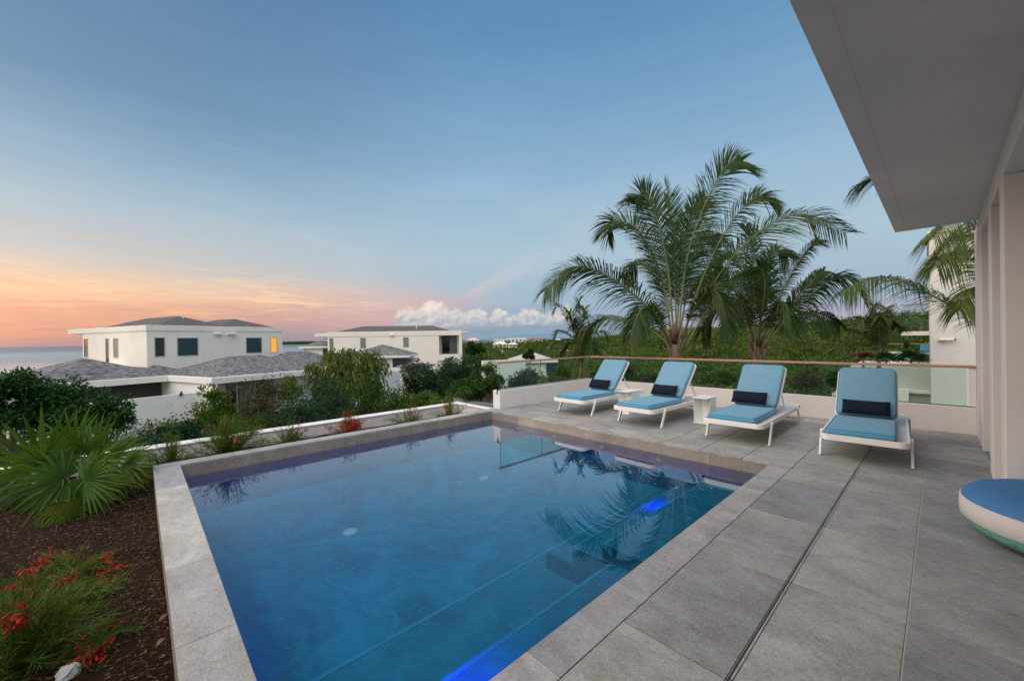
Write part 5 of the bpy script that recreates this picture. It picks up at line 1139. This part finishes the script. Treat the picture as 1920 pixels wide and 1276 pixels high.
for i, (px, py, dd_, s_, lab) in enumerate(((1662, 668, 15.3, .42, 'small dark fan palm on the neighbouring planter left of the white parapet'), (1708, 668, 15.1, .5, 'small dark fan palm on the neighbouring planter nearest the white wall'))):
    c = PD(px, py+8, dd_); o = thing('fan_palm', lab, 'palm', tuple(c-[0, 0, .25]), 'small fan palms on the neighbouring terrace')
    for k_ in range(11):
        a_ = k_*2.4; el_ = g.uniform(.1, 1.2); d = np.array([math.cos(a_)*math.cos(el_), math.sin(a_)*math.cos(el_), math.sin(el_)])
        fanleaf(o, c-[0, 0, .1], c+d*.18, d, np.array([0, 0, 1])+d*.2, s_, 13, 200, M['dfan'], 300+k_+20*i, .3, .3, .05)
# ---- firecracker plants
def firecracker(px, py, dist, size, label, nst, flm, seed, fl=.5, up=.6, base=None, grp='red flowering plants', per=46):
    c = PD(px, py, dist) if base is None else np.array(base); g = random.Random(seed); o = thing('firecracker_plant', label, 'flowering plant', tuple(c), grp)
    st_ = MB(); P_, D_, N_, L_, V_ = [], [], [], [], []; fm = MB()
    for k_ in range(nst):
        a_ = g.uniform(0, 6.283); el_ = g.uniform(.25, 1.35)*up+.15; l = size*g.uniform(.6, 1.1); d = np.array([math.cos(a_)*math.cos(el_), math.sin(a_)*math.cos(el_), math.sin(el_)])
        b_ = c+np.array([g.uniform(-.05, .05), g.uniform(-.05, .05), 0]); pts = [b_+d*l*u_+np.array([0, 0, -1])*l*.55*u_*u_*math.cos(el_) for u_ in (0, .25, .5, .75, 1.)]
        for p in pts: p[2] = max(p[2], c[2]+.01)
        st_.tube([tuple(p) for p in pts], [.004, .0035, .003, .002, .001], 4, g.random())
        for j in range(per):
            u_ = g.uniform(.15, 1)*4; ii = min(3, int(u_)); p = pts[ii]+(pts[ii+1]-pts[ii])*(u_-ii); T = pts[ii+1]-pts[ii]; T /= np.linalg.norm(T)
            dd_ = T*.9+np.array([g.gauss(0, .55), g.gauss(0, .55), g.gauss(.1, .5)]); P_.append(p); D_.append(dd_); N_.append((g.gauss(0, 1), g.gauss(0, 1), g.gauss(0, 1))); L_.append(size*g.uniform(.10, .24)); V_.append(g.random())
        if g.random() < fl:
            for j in range(g.randint(8, 20) if flm == 'red' else g.randint(3, 8)):
                u_ = g.uniform(.68, 1); ii = min(3, int(u_*4)); p = pts[ii]+(pts[ii+1]-pts[ii])*(u_*4-ii)+np.array([g.gauss(0, .03), g.gauss(0, .03), g.gauss(0, .025)]); e = np.array([g.gauss(0, .4), g.gauss(0, .4), -.5]); e /= np.linalg.norm(e); q = p+e*g.uniform(.024, .042)
                fm.tube([tuple(p), tuple(p*.35+q*.65), tuple(q)], [.0025, .006, .009], 5, g.random())
    build('stems', st_, M['needle'], o); leaves('needle_leaves', P_, D_, N_, np.array(L_), np.array([max(.0022, size*.008)]*len(P_)), V_, M['needle'], o)
    if fm.v: tag(build('flowers', fm, M[flm], o), kind='stuff')
    return o
def gb(px, py, z=-.25): p = PZ(px, py, z); return (p[0], p[1], z)
firecracker(0, 0, 0, .42, 'red firecracker plant in the mulch just right below the fan palm', 44, 'red', 1, .4, .5, gb(135, 1075))
firecracker(0, 0, 0, .50, 'wide spreading firecracker plant with red flowers at the left edge', 66, 'red', 2, .18, .45, gb(85, 1150))
firecracker(0, 0, 0, .55, 'tall feathery green firecracker plant at the bottom left corner', 64, 'red', 3, .12, 1., gb(20, 1262), per=80)
firecracker(0, 0, 0, .30, 'small firecracker plant with red flowers beside the white rock', 40, 'red', 4, .25, .5, gb(195, 1205))
firecracker(0, 0, 0, .26, 'sparse firecracker plant at the left edge under the fan palm', 26, 'red', 5, .5, .7, gb(30, 1195))
zc_ = -.24
for i, (px, py, sz_, n_, flm, fl_, lab) in enumerate((
  (318, 858, .30, 26, 'pinkred', .10, 'low spiky plant between the pool corner and the white planter wall'),
  (430, 838, .40, 46, 'pinkred', .12, 'tall tufted plant with a few coral flowers, nearest the left on the planter strip'),
  (545, 822, .26, 34, 'pinkred', .12, 'small grassy tuft with coral flowers on the planter strip'),
  (655, 806, .28, 34, 'red', .75, 'bright red flowering plant halfway along the planter strip'),
  (766, 790, .32, 22, 'pinkred', .06, 'spiky green plant without flowers on the far part of the planter strip'),
  (842, 776, .32, 20, 'pinkred', .3, 'arching plant with coral flowers at the far end of the planter strip'))):
    p = PZ(px, py, zc_); p = np.array([min(p[0], -7.3), p[1], zc_]); p = cast(px, py, 0, -7.62); firecracker(0, 0, 0, sz_*1.95, lab, int(n_*2.0), flm, 20+i, fl_, 1.05, (p[0], p[1], -.235), 'flowering plants in the planter strip')
# ---- rocks and fallen leaves
def rock(name, label, cat, loc_, s, seed, mat):
    m_ = MB(); nU, nV = 14, 9; vs = []
    for j in range(nV+1):
        for i in range(nU):
            a_ = 2*math.pi*i/nU; e = -math.pi/2+math.pi*j/nV; v = Vector((math.cos(a_)*math.cos(e), math.sin(a_)*math.cos(e), math.sin(e))); k_ = 1+.35*mnoise.noise(v*1.3+Vector((seed, 0, 0)))+.12*mnoise.noise(v*4+Vector((0, seed, 0)))
            vs.append((v.x*k_*s[0], v.y*k_*s[1], v.z*k_*s[2]))
    m_.add(vs, [(j*nU+i, j*nU+(i+1) % nU, (j+1)*nU+(i+1) % nU, (j+1)*nU+i) for j in range(nV) for i in range(nU)])
    o = build(name, m_, mat, None, False); o.location = loc_; return tag(o, label, cat)
p = gb(128, 1272); rock('rock', 'white limestone rock in the mulch at the bottom left', 'rock', (p[0], p[1], -.22), (.055, .05, .045), 3, M['rock'])
for i, (px, py, lab) in enumerate(((309, 1166, 'fallen tan leaf on the mulch, upper of the pair by the left coping'), (303, 1213, 'fallen tan leaf on the mulch, lower of the pair by the left coping'))):
    p = PZ(px, py, -.225); m_ = MB(); a_ = rad(125+i*12); ux, uy = np.array([math.cos(a_), math.sin(a_), 0]), np.array([-math.sin(a_), math.cos(a_), 0]); vs = []; L_ = .085
    for k_ in range(7):
        u_ = k_/6; w_ = .016*math.sin(math.pi*u_)**.8; cz = .02+.022*math.sin(math.pi*u_)
        vs += [p+ux*L_*(u_-.5)-uy*w_+[0, 0, cz+.008], p+ux*L_*(u_-.5)+[0, 0, cz-.004], p+ux*L_*(u_-.5)+uy*w_+[0, 0, cz+.008]]
    m_.add(vs, [f for k_ in range(6) for f in ((k_*3, k_*3+1, k_*3+4, k_*3+3), (k_*3+1, k_*3+2, k_*3+5, k_*3+4))]); o = build('fallen_leaf', m_, M['deadleaf'], None, True); tag(o, lab, 'leaf', 'fallen leaves on the mulch')
# small staked tree in the gravel
st = thing('young_tree', 'thin pale trunked young tree in the gravel bed left of the parapet end', 'tree', tuple(PZ(890, 748, -1.25)))
p = PZ(890, 748, -1.25); q = p+np.array([0, 0, .95]); build('trunk', MB().tube([tuple(p), tuple((p+q)/2+[.03, 0, 0]), tuple(q)], [.022, .018, .012], 6), M['palebark'], st)
cl, pp, d, v, g2 = crown_pts(q+[0, 0, .15], .4, .4, .3, 10, 50, .16, seed=77); n_ = len(pp); leaves('crown', pp, g2.normal(size=(n_, 3)), d, .08, .035, v, M['mgreen'], st)
